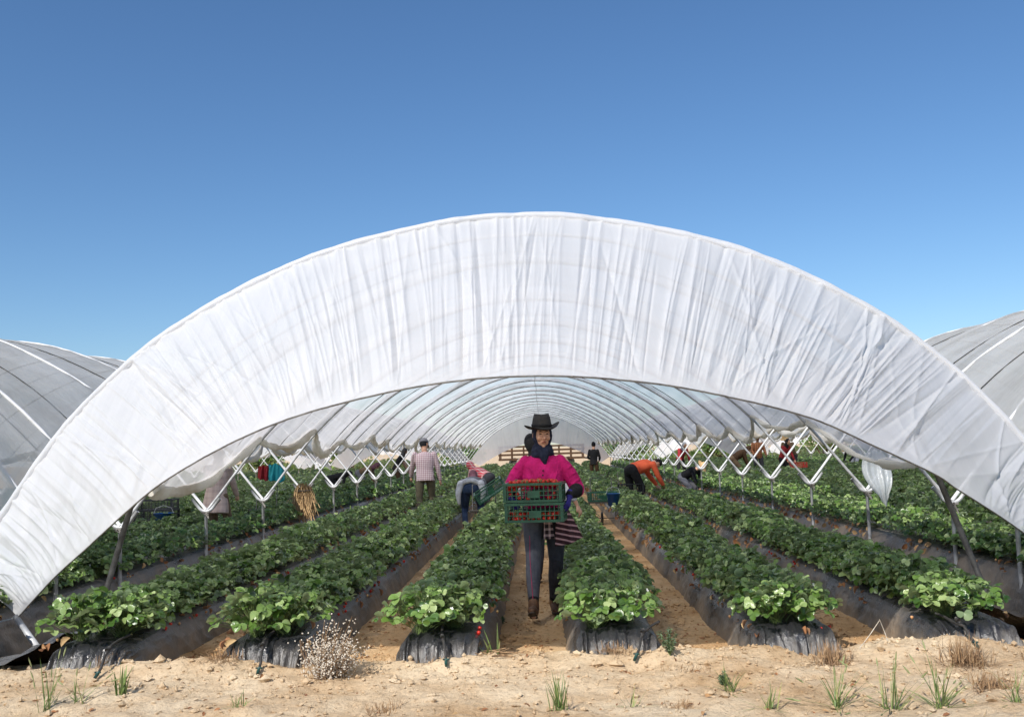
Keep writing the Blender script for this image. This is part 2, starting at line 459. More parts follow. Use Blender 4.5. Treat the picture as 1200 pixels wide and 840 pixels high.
# drain between the tunnels, lined with black film
def liner(sgn, side):
    xo = np.linspace(-1.06, 1.06, 60); yb = np.concatenate([np.arange(6.35, 10, .05), np.arange(10.2, 20, .3), np.arange(21, YEND, 1.5)])
    XX, YY = np.meshgrid(xo, yb, indexing='ij')
    dip = 1 - sstep(.62, 1.0, np.abs(XX))
    st = sstep(6.6, 8.3, YY)
    z = 0.03 + 0.06 * sstep(.9, 1.06, np.abs(XX)) - dip * (0.03 + (0.24) * st) + 0.03 * (1 - st)
    ph = XX * 9 + 2.4 * fbm(XX * 2, YY * 1.4, 41, 4) + YY * 1.5
    near = 1 - sstep(9.5, 12, YY)
    z = z + 0.020 * (np.abs(np.mod(ph, 2) - 1) ** 2) * (0.4 + near) + 0.05 * fbm(XX * 3, YY * 3, 43, 4) * near
    z = np.maximum(z, -.255)
    # ragged foot spread out over the sand
    YY2 = YY - 0.22 * (1 - sstep(6.4, 7, YY)) * fbm(XX * 4, XX * 0, 51, 3) * 2
    V = np.stack([XX + sgn * HALF, YY2, z], -1)
    o = make('gutter_liner', V, gridF(len(xo), len(yb)), M['liner'])
    if o.data.polygons[5].normal.z < 0: o.data.flip_normals()
    tag(o, f'crumpled black plastic lining the drain along the {side} side of the central tunnel', 'plastic sheet')
liner(-1, 'left'); liner(1, 'right')

# ---------------------------------------------------------------- tunnels
AP = np.array([[4.76, .42], [4.62, .62], [4.39, .97], [4.05, 1.45], [3.62, 1.94], [2.92, 2.49], [1.88, 3.00], [.78, 3.27], [0, 3.345]])
AR = np.array([[4.70, .40], [4.52, .66], [4.28, .99], [3.90, 1.49], [3.49, 1.93], [2.82, 2.45], [1.82, 2.95], [.76, 3.225], [0, 3.30]])
IP = np.array([[4.31, .67], [4.12, .90], [3.90, 1.18], [3.50, 1.66], [3.0, 2.13], [2.4, 2.55], [1.6, 2.97], [.8, 3.24], [0, 3.33]])
def cr(P, n):
    """smooth resample of a polyline by arc length (Catmull-Rom)"""
    P = np.asarray(P, float); Q = np.vstack([2 * P[0] - P[1], P, 2 * P[-1] - P[-2]])
    out = []
    for i in range(1, len(Q) - 2):
        t = np.linspace(0, 1, 24, endpoint=False)[:, None]
        p0, p1, p2, p3 = Q[i - 1], Q[i], Q[i + 1], Q[i + 2]
        out.append(0.5 * (2 * p1 + (p2 - p0) * t + (2 * p0 - 5 * p1 + 4 * p2 - p3) * t**2 + (3 * p1 - p0 - 3 * p2 + p3) * t**3))
    out = np.vstack(out + [P[-1:]])
    s = np.concatenate([[0], np.cumsum(np.linalg.norm(np.diff(out, axis=0), axis=1))])
    u = np.linspace(0, s[-1], n)
    return np.stack([np.interp(u, s, out[:, k]) for k in range(P.shape[1])], -1)
def full(P): return np.vstack([P * [-1, 1], (P[::-1])[1:]])
AP[:, 1] -= .03
AP[-1, 1] = 3.30
AFULL = np.vstack([AP * [-1, 1], (AR[::-1])[1:]])
AF = cr(AFULL, 201); IF = cr(full(IP), 201)

def tunnel(X0, label, main=False, rows=(), rough=False):
    root = empty('polytunnel', (X0, 8.3, 0))
    tag(root, label, 'polytunnel', None if main else 'neighbouring polytunnels')
    L = lambda p: np.asarray(p, float) - np.array([X0, 8.3, 0])
    hs = 60 if main else 40
    hp = cr(full(IP), hs)
    # hoops
    for i, y in enumerate(STA):
        P = np.stack([hp[:, 0] + X0, np.full(hs, y), hp[:, 1]], -1)
        P[:, 2] += -0.02 if main else .008
        mb = MB().tube(L(P), 0.0185 if main else .0195, 8 if main else 6)
        mb.build('hoop', M['steel' if main else 'white_hoop'], root)
    # posts with U brackets
    for r in rows:
        side = -1 if r < X0 else 1
        for i, y in enumerate(STA):
            near = i < 8
            th = np.linspace(-.86, .86, 9)
            U = [(r + 0.115 * math.sin(a), y, ZV + 0.10 - 0.115 * math.cos(a)) for a in th]
            mb = MB().tube(L([(r, y, -.45), (r, y, ZV - .02)]), 0.021, 10 if near else 6)
            po = mb.build('post', M['steel'], root)
            e1 = np.array(U[0]); e2 = np.array(U[-1])
            U = [e1 + np.array([-.10, 0, .125])] + [np.array(u) for u in U] + [e2 + np.array([.10, 0, .125])]
            MB().tube(L(U), 0.0215, 10 if near else 6).build('bracket', M['steel'], root)
            if near:
                k = MB(); k.tube(L([(r - .05, y - .03, ZV - .03), (r + .05, y - .03, ZV - .03)]), .012, 6)
                for q in range(4):
                    a = rng.uniform(-1, 1, 3)
                    k.tube(L(np.array([(r, y, ZV - .04)] * 3) + np.array([[-.04, -.03, 0], [0, -.045, .03 * a[0]], [.045, -.03, -.05 + .04 * a[1]]])), .006, 5)
                k.build('clamp', M['dark_steel'], root)
    # film cover: sags between the hoops, gathered edges
    ze = {0: .62, 1: 1.02, 2: 1.07, 3: 1.58, 4: 1.74}
    stations = [8.3] + STA
    vper = 10 if main else 6
    nu = 150 if main else 70
    rowsV = []; ycoord = []; edgeL = []; edgeR = []
    for k in range(len(stations) - 1):
        ya, yb = stations[k], stations[k + 1]
        for j in range(vper + (1 if k == len(stations) - 2 else 0)):
            t = j / vper; y = ya + (yb - ya) * t
            if main:
                za = ze.get(k, 1.66 + .06 * math.sin(k * 2.3)); zb = ze.get(k + 1, 1.66 + .06 * math.sin((k + 1) * 2.3))
            else:
                za = {0: .62, 1: 1.02, 2: 1.07, 3: 1.45}.get(k, 1.62); zb = {0: .62, 1: 1.02, 2: 1.07, 3: 1.45}.get(k + 1, 1.62)
            sagz = (0.17 if k > 1 else 0.03) * math.sin(PI * t) * (1 + .35 * math.sin(k * 3.7))
            w = float(sstep(8.3, 10.42, y)) if main else 1.0
            prof = AF * (1 - w) + IF * w
            res = []
            for sd_ in (-1, 1):
                e = za + (zb - za) * t - sagz * (1 + .25 * math.sin(k * 5.1 + sd_))
                res.append(e)
            h = len(prof) // 2
            sL = np.interp(res[0], prof[:h + 1, 1], np.linspace(0, .5, h + 1))
            sR = np.interp(res[1], prof[h:, 1][::-1], np.linspace(.5, 1, h + 1)[::-1])
            u = np.linspace(sL, sR, nu)
            px_ = np.interp(u, np.linspace(0, 1, len(prof)), prof[:, 0]); pz_ = np.interp(u, np.linspace(0, 1, len(prof)), prof[:, 1])
            gx = np.gradient(px_); gz = np.gradient(pz_); gl = np.hypot(gx, gz); nx, nz = -gz / gl, gx / gl
            # inward dip under the rope at mid bay and slack film next to the hoops
            dip = -0.075 * math.sin(PI * t) ** 2 if k > 0 else 0
            slack = 0.030 * fbm(u * 42, np.full(nu, y * 2.1), 61, 3) * (0.5 + 1.0 * abs(math.cos(PI * t))) + 0.02 * fbm(u * 9, np.full(nu, y * .9), 67, 3)
            crease = 0.012 * np.abs(np.mod(u * 60 + 3 * noise2(u * 8, np.full(nu, k * 1.7), 5), 2) - 1) * math.sin(PI * t)
            off = .012 + dip + (slack + crease) * min(1, k + .0 + (t if k == 0 else 1))
            rowsV.append(np.stack([px_ + nx * off + X0, np.full(nu, y), pz_ + nz * off], -1))
            edgeL.append(rowsV[-1][0]); edgeR.append(rowsV[-1][-1]); ycoord.append((k, t))
    V = np.stack(rowsV)
    cov = make('roof_film', V.reshape(-1, 3) - np.array([X0, 8.3, 0]), gridF(V.shape[0], nu), M['cover'] if main else M['side_cover'], root)
    # rolled up film along both edges, hung in festoons
    for E_, sg in ((edgeL, -1), (edgeR, 1)):
        E_ = np.array(E_); s0 = vper * 2 if main else 0
        P = E_[s0:]
        P = np.stack([np.interp(np.linspace(0, len(P) - 1, len(P) * 3), np.arange(len(P)), P[:, q]) for q in range(3)], -1)
        yy = P[:, 1]
        P[:, 2] -= .02; P[:, 2] += 0.03 * fbm(yy * 2.5, yy * 0, 71 + sg, 3)
        rr = 0.040 + 0.045 * fbm(yy * 1.7, yy * 0, 73 + sg, 4)
        nn_ = 14; mb = MB().tube(L(P), np.clip(rr, .020, .09), nn_)
        Vr = np.concatenate(mb.V); ctr = np.repeat(L(P), nn_, 0); ph = np.tile(np.arange(nn_), len(P)) / nn_ * 2 * PI
        tw = np.repeat(P[:, 1], nn_)
        fac = 1 + .38 * np.sin(ph * 3 + tw * 5 + 3 * noise2(tw * 2, tw * 0, 5)) * .6 + .55 * fbm(np.cos(ph) * 2 + 5, tw * 9 + np.sin(ph) * 2, 91, 3)
        mb.V = [ctr + (Vr - ctr) * fac[:, None] * [1, 1, 1.15]]
        mb.build('rolled_edge', M['roll'], root)
    if main:      # sheets overlap in a double band beside every hoop
        for k in range(2, len(stations) - 1):
            band = []
            for d_ in (-.42, -.2, 0.02, .2, .34):
                y = stations[k] + d_
                q = np.clip(np.searchsorted(V[:, 0, 1], y), 1, len(V) - 1); f_ = (y - V[q - 1, 0, 1]) / (V[q, 0, 1] - V[q - 1, 0, 1])
                band.append(V[q - 1] * (1 - f_) + V[q] * f_)
            band = np.array(band); band[..., 2] += .014; band[..., 0] += .012 * np.sign(band[..., 0])
            make('film_overlap', band.reshape(-1, 3) - np.array([X0, 8.3, 0]), gridF(5, nu), M['cover'], root)
    # tie ropes across the film at mid bay
    for k in range(1, len(stations) - 1):
        y = (stations[k] + stations[k + 1]) / 2
        q = cr(full(IP), 40)
        gx = np.gradient(q[:, 0]); gz = np.gradient(q[:, 1]); gl = np.hypot(gx, gz)
        off = -.045
        yy = y + np.linspace(-.45, .45, 40) * (1 if k % 2 else -1)
        P = np.stack([q[:, 0] - gz / gl * off + X0, yy, q[:, 1] + gx / gl * off], -1)
        P = P[4:-4]
        MB().tube(L(P), 0.0075, 5).build('tie_rope', M['rope'], root)
    # ridge cord
    P = [(X0 + .012 * math.sin(i), y, 3.30 - .03 * (i % 2)) for i, y in enumerate(np.linspace(STA[0], YEND, 60))]
    MB().tube(L(P), 0.008, 5).build('ridge_cord', M['white_rope'], root)
    return root

main_t = tunnel(0, 'big central plastic tunnel with a wide white curtain hung over its open mouth', True, (-HALF, HALF))
n1 = tunnel(-BAY, 'grey plastic tunnel directly left of the big central one', rows=(-3 * HALF,))
n2 = tunnel(BAY, 'grey plastic tunnel directly right of the big central one', rows=(3 * HALF,))
n3 = tunnel(-2 * BAY, 'far left plastic tunnel, two along from the central one, seen between the posts', rows=(-5 * HALF,))
n4 = tunnel(2 * BAY, 'far right plastic tunnel, two along from the central one, seen between the posts', rows=(5 * HALF,))
n5 = tunnel(-3 * BAY, 'outermost plastic tunnel far to the left, just a pale strip behind the posts', rows=(-7 * HALF,))
n6 = tunnel(3 * BAY, 'outermost plastic tunnel far to the right, just a pale strip behind the posts', rows=(7 * HALF,))

# front curtain between the upright first hoop (A) and the end hoop that leans out (B)
PHI = .55
BPt = np.array([[-4.15, .24], [-3.57, .94], [-3.15, 1.40], [-2.63, 1.97], [-2.24, 2.36], [-1.68, 2.79], [-1.17, 3.07], [-.49, 3.29], [.11, 3.34],
                [.69, 3.25], [1.18, 3.08], [1.70, 2.83], [2.13, 2.51], [2.63, 2.12], [2.83, 1.92], [3.16, 1.60], [3.54, 1.21], [3.9, .78], [4.2, .40]])
B3 = np.stack([BPt[:, 0], 8.3 - BPt[:, 1] * math.cos(PHI), BPt[:, 1] * math.sin(PHI)], -1)
NU, NV = 1700, 96
Bc = cr(B3, NU)
Ac2 = cr(AFULL, NU)
Ac = np.stack([Ac2[:, 0], np.full(NU, 8.3), Ac2[:, 1]], -1)
u = np.linspace(0, 1, NU)
v = np.linspace(0, 1, NV)
Ug, Vg = np.meshgrid(u, v, indexing='ij')
SK = u + (0.5 - u) * .38 * (1 - sstep(.30, .5, np.abs(u - .5)))
Bs = np.stack([np.interp(SK, u, Bc[:, q]) for q in range(3)], -1)
P = Ac[:, None, :] * (1 - v[None, :, None]) + Bs[:, None, :] * v[None, :, None]
du = np.gradient(P, axis=0); dv = np.gradient(P, axis=1)
N = np.cross(du, dv); N /= np.linalg.norm(N, axis=2)[..., None] + 1e-9
if N[NU // 2, NV // 2, 2] < 0: N = -N
H = np.zeros((NU, NV))
fr = np.random.default_rng(5)
for i in range(560):
    ut = fr.uniform(-.02, 1.02)
    if i < 420:                                   # main family of pulls, leaning a little to the middle
        ub = ut + fr.normal(0, .0045)
    elif i < 510:                                 # strongly slanting pulls
        ub = ut + fr.normal(0, .028)
    else:                                         # pulls fanning out of the two shoulders
        c0 = fr.choice([.205, .775]); ut = c0 + fr.normal(0, .008); ub = c0 + fr.normal(0, .035)
    a = fr.uniform(.003, .016) * fr.choice([1, 1, 1, -1]); w = fr.uniform(.0008, .0024)
    v0 = fr.uniform(-.45, .12); v1 = fr.uniform(.9, 1.5)
    env = sstep(v0, v0 + .25, v) * (1 - sstep(v1 - .25, v1, v)) * (0.4 + .6 * np.sin(PI * np.clip((v - v0) / (v1 - v0), 0, 1)))
    c = ut + (ub - ut) * Vg
    ww = w * (0.7 + .9 * np.abs(Vg - fr.uniform(0, 1)))
    H += a * env[None, :] * np.exp(-np.abs((Ug - c) / ww) ** 1.25)
H += 0.007 * fbm(Ug * 75, Vg * .25, 81, 3) * np.sin(PI * np.clip(Vg * .9 + .1, 0, 1))
H += 0.02 * fbm(Ug * 7, Vg * .5, 87, 2) * np.sin(PI * Vg)
H -= .10 * np.sin(PI * Vg) * (1 - .5 * np.abs(2 * Ug - 1))          # slack belly
# seam at the crown
H += 0.014 * np.exp(-((Ug - .5 - .006 * Vg) / .0012) ** 2)
H *= 1 - .92 * sstep(.90, 1, Vg)
P = P + N * H[..., None]
cur = make('front_curtain', P.reshape(-1, 3) - np.array([0, 8.3, 0]), gridF(NU, NV), M['curtain'], main_t)
# hem rolled round the first hoop, bottom wire, legs of the leaning end hoop
A_h = Ac.copy(); A_h[:, 2] += .012
hem = MB().tube(A_h[::5] - [0, 8.3, 0], 0.030 + .008 * fbm(u[::5] * 60, u[::5] * 0, 90, 3), 10).build('curtain_hem', M['curtain'], main_t)
MB().tube((P[::6, -1, :] + [0, -.006, -.006]) - [0, 8.3, 0], 0.0055, 6).build('bottom_wire', M['dark_steel'], main_t)
for pts in (([-4.17, 8.08, .13], [-3.93, 8.02, -.14]), ([4.22, 7.95, .2], [4.30, 8.0, -.3])):
    MB().tube(np.array(pts) - [0, 8.3, 0], .024, 10).build('hoop_foot', M['steel'], main_t)
for pts in (([-3.95, 9.0, -.22], [-3.50, 9.0, 1.30]), ([4.04, 9.0, -.22], [3.50, 9.0, 1.38])):
    MB().tube(np.array(pts) - [0, 8.3, 0], .027, 10).build('brace', M['dark_steel'], main_t)
P_ = np.array([[-4.15, 8.1, .12], [-4.9, 7.2, -.02]]) - [0, 8.3, 0]
MB().tube(P_, .005, 5).build('guy_rope', M['white_rope'], main_t)
MB().tube(np.array([[4.2, 7.95, .2], [4.9, 7.1, -.02]]) - [0, 8.3, 0], .005, 5).build('guy_rope', M['white_rope'], main_t)

# the far mouth is half closed by a second, hanging curtain
def far_curtain(root, X0):
    n = 220; a = cr(full(IP), n); yy = YEND
    bx = a[:, 0] * .90; k = np.clip(1 - np.abs(bx / 4.0) ** 1.7, 0, 1)
    b = np.stack([bx, np.full(n, yy + 2.6), np.minimum(.2 + 1.55 * k, a[:, 1] - .05)], -1)
    A3 = np.stack([a[:, 0], np.full(n, yy), a[:, 1]], -1)
    vv = np.linspace(0, 1, 8)
    Pp = A3[:, None] * (1 - vv[None, :, None]) + b[:, None] * vv[None, :, None]
    Pp[..., 1] += .05 * fbm(np.linspace(0, 40, n)[:, None], vv[None, :], 7, 3)
    make('far_curtain', Pp.reshape(-1, 3) - np.array([0, 8.3, 0]), gridF(n, 8), M['curtain'], root)
for q_, x_ in ((main_t, 0), (n1, -BAY), (n2, BAY), (n3, -2 * BAY), (n4, 2 * BAY)): far_curtain(q_, x_)
# ---------------------------------------------------------------- strawberry plants
def leaflet(near=True):
    """one leaflet, base at origin, tip along +y, unit length"""
    if near:
        ys_ = [0, .14, .28, .40, .54, .66, .80, .90, 1.0]
        wd = [.07, .26, .33, .45, .42, .47, .36, .30, .06]
    else:
        ys_ = [0, .30, .68, 1.0]; wd = [.08, .38, .42, .10]
    V = []
    for y, w in zip(ys_, wd):
        z = -.16 * y * y
        V += [(-w, y + .03, z + .42 * w), (0, y, z), (w, y + .03, z + .42 * w)]
    return np.array(V), gridF(len(ys_), 3)[:, ::-1]

LN, LNF = leaflet(True); LF, LFF = leaflet(False)
def frame(n, f):
    n = n / (np.linalg.norm(n) + 1e-9); f = f - n * (f @ n); f = f / (np.linalg.norm(f) + 1e-9)
    return np.stack([np.cross(f, n), f, n], 1)      # columns x,y,z
def leaves(g, count, near=True, R0=.236, Hh=.265, size=(.050, .078), single=False):
    Vs, Fs, Ts, pet = [], [], [], []
    base = 0
    lv, lf = (LN, LNF) if near else (LF, LFF)
    for i in range(count):
        th = g.uniform(0, 2 * PI); q = g.uniform(0, 1) ** .6
        r = R0 * q * g.uniform(.8, 1.1); zt = Hh * (1 - .62 * q ** 2.2) * g.uniform(.72, 1.08)
        tip = np.array([r * math.cos(th), r * math.sin(th), zt])
        out = np.array([math.cos(th), math.sin(th), 0])
        nrm = np.array([0, 0, 1.0]) + out * g.uniform(.0, 1.0) * q + g.normal(0, .50, 3)
        tone = float(np.clip(g.normal(.37, .25) + (.34 if g.random() < .10 else 0), 0, .86))
        s = g.uniform(*size)
        for k, da in enumerate((0, 1.25, -1.25)):
            a = th + da + g.normal(0, .14)
            f = np.array([math.cos(a), math.sin(a), -.12])
            Mx = frame(nrm + g.normal(0, .13, 3), f)
            ss = s * (1.12 if k == 0 else 1.0) * (1.35 if single else 1)
            Vs.append((lv * ss) @ Mx.T + tip); Fs.append(lf + base); base += len(lv)
            Ts.append(np.full(len(lv), np.clip(tone + g.normal(0, .05), 0, 1)))
            if single: break
        pet.append((np.array([0.02 * g.normal(), .02 * g.normal(), 0]), tip))
    return np.concatenate(Vs), np.concatenate(Fs), np.concatenate(Ts), pet

def add_petioles(pet, r=.0016):
    mb = MB()
    for a, b in pet:
        mid = (a + b) / 2 * [.8, .8, 1.12]
        mb.tube([a, mid, b], r, 3, cap=False)
    return mb

def flower(mb, p, n, s):
    Mx = frame(np.array(n, float), np.array([1, .3, .1]))
    for k in range(5):
        a = k * 2 * PI / 5
        pts = np.array([[0, 0, 0], [math.cos(a - .5) * s * .7, math.sin(a - .5) * s * .7, .1 * s], [math.cos(a) * s, math.sin(a) * s, .15 * s], [math.cos(a + .5) * s * .7, math.sin(a + .5) * s * .7, .1 * s]])
        mb.add(pts @ Mx.T + p, [(0, 1, 2, 3)])

def berry(mb, p, s, d=(0, 0, -1)):
    a = np.linspace(0, 2 * PI, 9)[:-1]
    rings = [(.0, .25), (.15, .85), (.4, 1.0), (.7, .72), (.92, .35), (1.0, .05)]
    Mx = frame(np.array(d, float), np.array([1, .2, .1]))
    V = []
    for h, r in rings: V.append(np.stack([np.cos(a) * r * s * .5, np.sin(a) * r * s * .5, np.full(8, h * s * 1.15 - s * .5)], -1))
    mb.add(np.concatenate(V) @ Mx.T + p, [tuple(f) for f in gridF(6, 8, True)])

protos = []
for v in range(9):
    g = np.random.default_rng(100 + v)
    root = empty('strawberry_plant', (0, 0, 0))
    Vv, Ff, Tt, pet = leaves(g, 66 if v != 4 else 56, size=(.030, .062))
    make('foliage', Vv, Ff, M['leaf'], root, tone=Tt)
    add_petioles(pet).build('petioles', M['petiole'], root)
    if v in (1, 4, 6):
        for k in range(2 if v != 1 else 1):
            mb = MB(); th = g.uniform(0, 2 * PI); flower(mb, np.array([.18 * math.cos(th), .18 * math.sin(th), g.uniform(.14, .22)]), (math.cos(th), math.sin(th), .6), .014)
            mb.build('blossom', M['petal'], root)
    if v in (0, 3, 6):
        for k in range(2):
            mb = MB(); th = g.choice([0, PI]) + g.normal(0, .4); berry(mb, np.array([.175 * math.cos(th), .16 * math.sin(th), g.uniform(-.05, .0)]), .027)
            mb.build('berry', M['berry'], root)
    if v in (2, 5, 7):
        for k in range(2):
            mb = MB(); th = g.choice([0, PI]) + g.normal(0, .5); berry(mb, np.array([.18 * math.cos(th), .16 * math.sin(th), g.uniform(-.05, .01)]), .022)
            mb.build('unripe_berry', M['palebry'], root)
    if v in (0, 2, 3, 5, 8):
        g2 = np.random.default_rng(200 + v); Vs, Fs, Ts = [], [], []; b = 0
        for k in range(6):
            th = g2.choice([0, PI]) + g2.normal(0, .6); p = np.array([.185 * math.cos(th), .19 * math.sin(th), g2.uniform(-.06, .02)])
            Mx = frame(np.array([math.cos(th), math.sin(th), .5]) + g2.normal(0, .5, 3), g2.normal(0, 1, 3))
            Vs.append((LN * [.62, 1, 2.2] * g2.uniform(.035, .065)) @ Mx.T + p); Fs.append(LNF + b); b += len(LN); Ts.append(np.full(len(LN), g2.uniform(.1, 1)))
        make('dead_leaves', np.concatenate(Vs), np.concatenate(Fs), M['dead'], root, tone=np.concatenate(Ts))
    protos.append(root)

spots = []
for bi, (bx, pl, bay) in enumerate(BEDS):
    g = np.random.default_rng(int(abs(bx) * 100) + 5)
    y = 6.70
    while y < YEND - .5:
        for sx in (-1, 1):
            if g.random() < .035: continue
            spots.append((bx + sx * .10 + g.normal(0, .02), y + (.12 if sx > 0 else 0) + g.normal(0, .02), bi))
        y += .245 + .01 * bay * (1 if bay > 0 else -1)
def inframe(x, y):
    u = 600 + 1167 * (x - CAMX) / y + 31
    return -60 < u < 1260
spots.sort(key=lambda s: math.hypot(s[0] - CAMX, s[1]) + (0 if inframe(s[0], s[1]) else 500))
near_spots, far_spots = spots[:300], spots[300:]
rank = {}
for (bi, rw) in set((bi, x > BEDS[bi][0]) for (x, y, bi) in near_spots):
    col_ = sorted([(y, x) for (x, y, b2) in near_spots if b2 == bi and (x > BEDS[bi][0]) == rw])
    for n_, (y, x) in enumerate(col_): rank[(x, y, bi)] = n_
ORD = ['frontmost', 'second', 'third', 'fourth', 'fifth', 'sixth', 'seventh', 'eighth', 'ninth', 'tenth', 'eleventh', 'twelfth', 'thirteenth', 'fourteenth', 'fifteenth', 'sixteenth', 'seventeenth', 'eighteenth', 'nineteenth', 'twentieth'] + ['twenty-' + w for w in ('first', 'second', 'third', 'fourth', 'fifth', 'sixth', 'seventh', 'eighth', 'ninth')] + ['thirtieth'] * 3
LOOK = {0: 'fruiting', 3: 'fruiting', 6: 'flowering', 1: 'flowering', 4: 'flowering'}
used = set()
for i, (x, y, bi) in enumerate(near_spots):
    v = int(hsh(np.array(i), np.array(bi), 3) * 8.99)
    if v not in used: o = protos[v]; used.add(v)
    else: o = copy_tree(protos[v])
    o.location = (x, y, .155)
    s = 0.80 + .38 * float(noise2(x * 7, y * 1.3, 8) + .5)
    o.scale = (s, s, s * (1.0 + .3 * float(noise2(x * 3, y * 2, 9))))
    o.rotation_euler = (0, 0, random.choice([0, PI]) + random.uniform(-.5, .5))
    lk = LOOK.get(v, 'leafy'); rw = 'right' if x > BEDS[bi][0] else 'left'
    tag(o, f'{lk} strawberry plant, {ORD[rank[(x, y, bi)]]} from front in {rw} row, {BEDS[bi][1]}', 'strawberry plant', 'strawberry plants growing along the beds')
for v in range(9):
    if v not in used:
        for ch in list(protos[v].children): bpy.data.objects.remove(ch)
        bpy.data.objects.remove(protos[v])

# everything beyond the nearest 300 plants reads as one mass
tm = []
for v in range(6):
    g = np.random.default_rng(300 + v); Vv, Ff, Tt, _ = leaves(g, 56, False, size=(.034, .057)); tm.append((Vv, Ff, Tt))
tf = []
for v in range(6):
    g = np.random.default_rng(400 + v); Vv, Ff, Tt, _ = leaves(g, 40, False, size=(.052, .080), single=True); tf.append((Vv, Ff, Tt))
td = []
for v in range(3):
    g2 = np.random.default_rng(500 + v); Vs, Fs = [], []; b = 0
    for k in range(5):
        th = g2.choice([0, PI]) + g2.normal(0, .6); p = np.array([.19 * math.cos(th), .19 * math.sin(th), g2.uniform(-.06, .03)])
        Mx = frame(np.array([math.cos(th), math.sin(th), .5]) + g2.normal(0, .5, 3), g2.normal(0, 1, 3))
        Vs.append((LF * g2.uniform(.05, .08)) @ Mx.T + p); Fs.append(LFF + b); b += len(LF)
    td.append((np.concatenate(Vs), np.concatenate(Fs)))
VV, FF, TT, MI = [], [], [], []; base = 0
for i, (x, y, bi) in enumerate(far_spots):
    if not inframe(x, y) and abs(x) > 15: continue
    a = random.uniform(0, 2 * PI); ca, sa = math.cos(a), math.sin(a); s = random.uniform(.78, 1.2)
    q = np.array([[ca, -sa, 0], [sa, ca, 0], [0, 0, 1]]) * s
    Vv, Ff, Tt = (tm if y < 26 else tf)[i % 6]
    VV.append(Vv @ q.T + [x, y, .155]); FF.append(Ff + base); base += len(Vv); TT.append(np.clip(Tt + random.uniform(-.05, .08), 0, 1)); MI.append(np.zeros(len(Ff)))
    if y < 34 and random.random() < .55:
        Vv, Ff = td[i % 3]; VV.append(Vv + [x, y, .14]); FF.append(Ff + base); base += len(Vv); TT.append(np.full(len(Vv), random.random())); MI.append(np.ones(len(Ff)))
fo = make('strawberry_foliage', np.concatenate(VV), np.concatenate(FF), None, tone=np.concatenate(TT), mats=[M['leaf'], M['dead']], midx=np.concatenate(MI))
tag(fo, 'dense green strawberry foliage covering the far lengths of the beds', 'foliage', kind='stuff')

# leaf litter and straw in the aisles, clods and chaff on the headland
VV, FF, TT = [], [], []; base = 0
g = np.random.default_rng(77)
def onbed(x):
    d = abs((x / BP + .5) % 1 - .0); d = min(d, 1 - d)
    return True
for i in range(1900):
    if g.random() < .8:
        k = g.integers(-3, 4); x = k * BP + g.normal(0, .16); y = 6.8 + g.exponential(4.5)
    else:
        x = g.uniform(-4, 4); y = g.uniform(4.6, 6.6)
    s = g.uniform(.012, .04); z = float(ground_h(x, y)) + .006
    Mx = frame(np.array([0, 0, 1.0]) + g.normal(0, .35, 3), g.normal(0, 1, 3))
    VV.append((LF * [.6, 1, 1] * s) @ Mx.T + [x, y, z]); FF.append(LFF + base); base += len(LF); TT.append(np.full(len(LF), g.random()))
lit = make('leaf_litter', np.concatenate(VV), np.concatenate(FF), M['dead'], tone=np.concatenate(TT))
tag(lit, 'dry brown leaf scraps scattered over the aisles and the sand', 'leaf litter', kind='stuff')
VV, FF = [], []; base = 0
ico = np.array([[0, 0, 1], [.9, 0, .3], [.25, .85, .35], [-.75, .5, .3], [-.7, -.6, .35], [.3, -.85, .3], [0, 0, -.5]])
icf = np.array([[0, 1, 2, 2], [0, 2, 3, 3], [0, 3, 4, 4], [0, 4, 5, 5], [0, 5, 1, 1], [6, 2, 1, 1], [6, 3, 2, 2], [6, 4, 3, 3], [6, 5, 4, 4], [6, 1, 5, 5]])[:, :3]
for i in range(5200):
    if i % 3: x = g.uniform(-4.2, 4.2); y = 6.65 - abs(g.normal(0, 1.0)); 
    else: k = g.integers(-2, 3); x = k * BP + g.normal(0, .13); y = 6.7 + g.exponential(3)
    if y < 4.2: continue
    s = min(.045, .005 + g.exponential(.0052))
    VV.append(ico * (s * g.uniform(.7, 1.3, 3)) @ np.array(Matrix.Rotation(g.uniform(0, 6), 3, 'Z')).T + ico * 0 + g.normal(0, s * .15, ico.shape) + [x, y, float(ground_h(x, y)) + s * .1]); FF.append(icf + base); base += 7
cl = make('sand_clods', np.concatenate(VV), np.concatenate(FF), M['sand'], smooth=False)
tag(cl, 'small clods and crumbs of pale earth strewn over the sand', 'clods', kind='stuff')

M['greenhead'] = simple('green_seed_head', (0.30, 0.33, 0.14), (0.20, 0.22, 0.09), 40, rough=0.8)
VV, FF = [], []; base = 0
for i in range(2600):
    if i % 2: x = g.uniform(-4, 4); y = 6.62 - abs(g.normal(0, .55)) if i % 4 == 1 else g.uniform(4.6, 6.5)
    else: k = g.integers(-2, 3); x = k * BP + g.normal(0, .15); y = 6.8 + g.exponential(3)
    L = g.uniform(.02, .09); a = g.uniform(0, PI); d = np.array([math.cos(a), math.sin(a), g.normal(0, .12)]) * L / 2; n_ = np.array([-d[1], d[0], 0]); n_ /= np.linalg.norm(n_) / g.uniform(.0008, .0018)
    c = np.array([x, y, float(ground_h(x, y)) + .006]); up_ = np.array([0, 0, .004])
    VV.append(np.array([c - d - n_, c - d + n_, c + up_ + n_, c + up_ - n_, c + d + n_, c + d - n_])); FF.append(np.array([[0, 1, 2, 3], [3, 2, 4, 5]]) + base); base += 6
sl = make('straw_litter', np.concatenate(VV), np.concatenate(FF), M['straw'])
tag(sl, 'loose bits of dry straw lying on the sand and in the aisles', 'straw litter', kind='stuff')
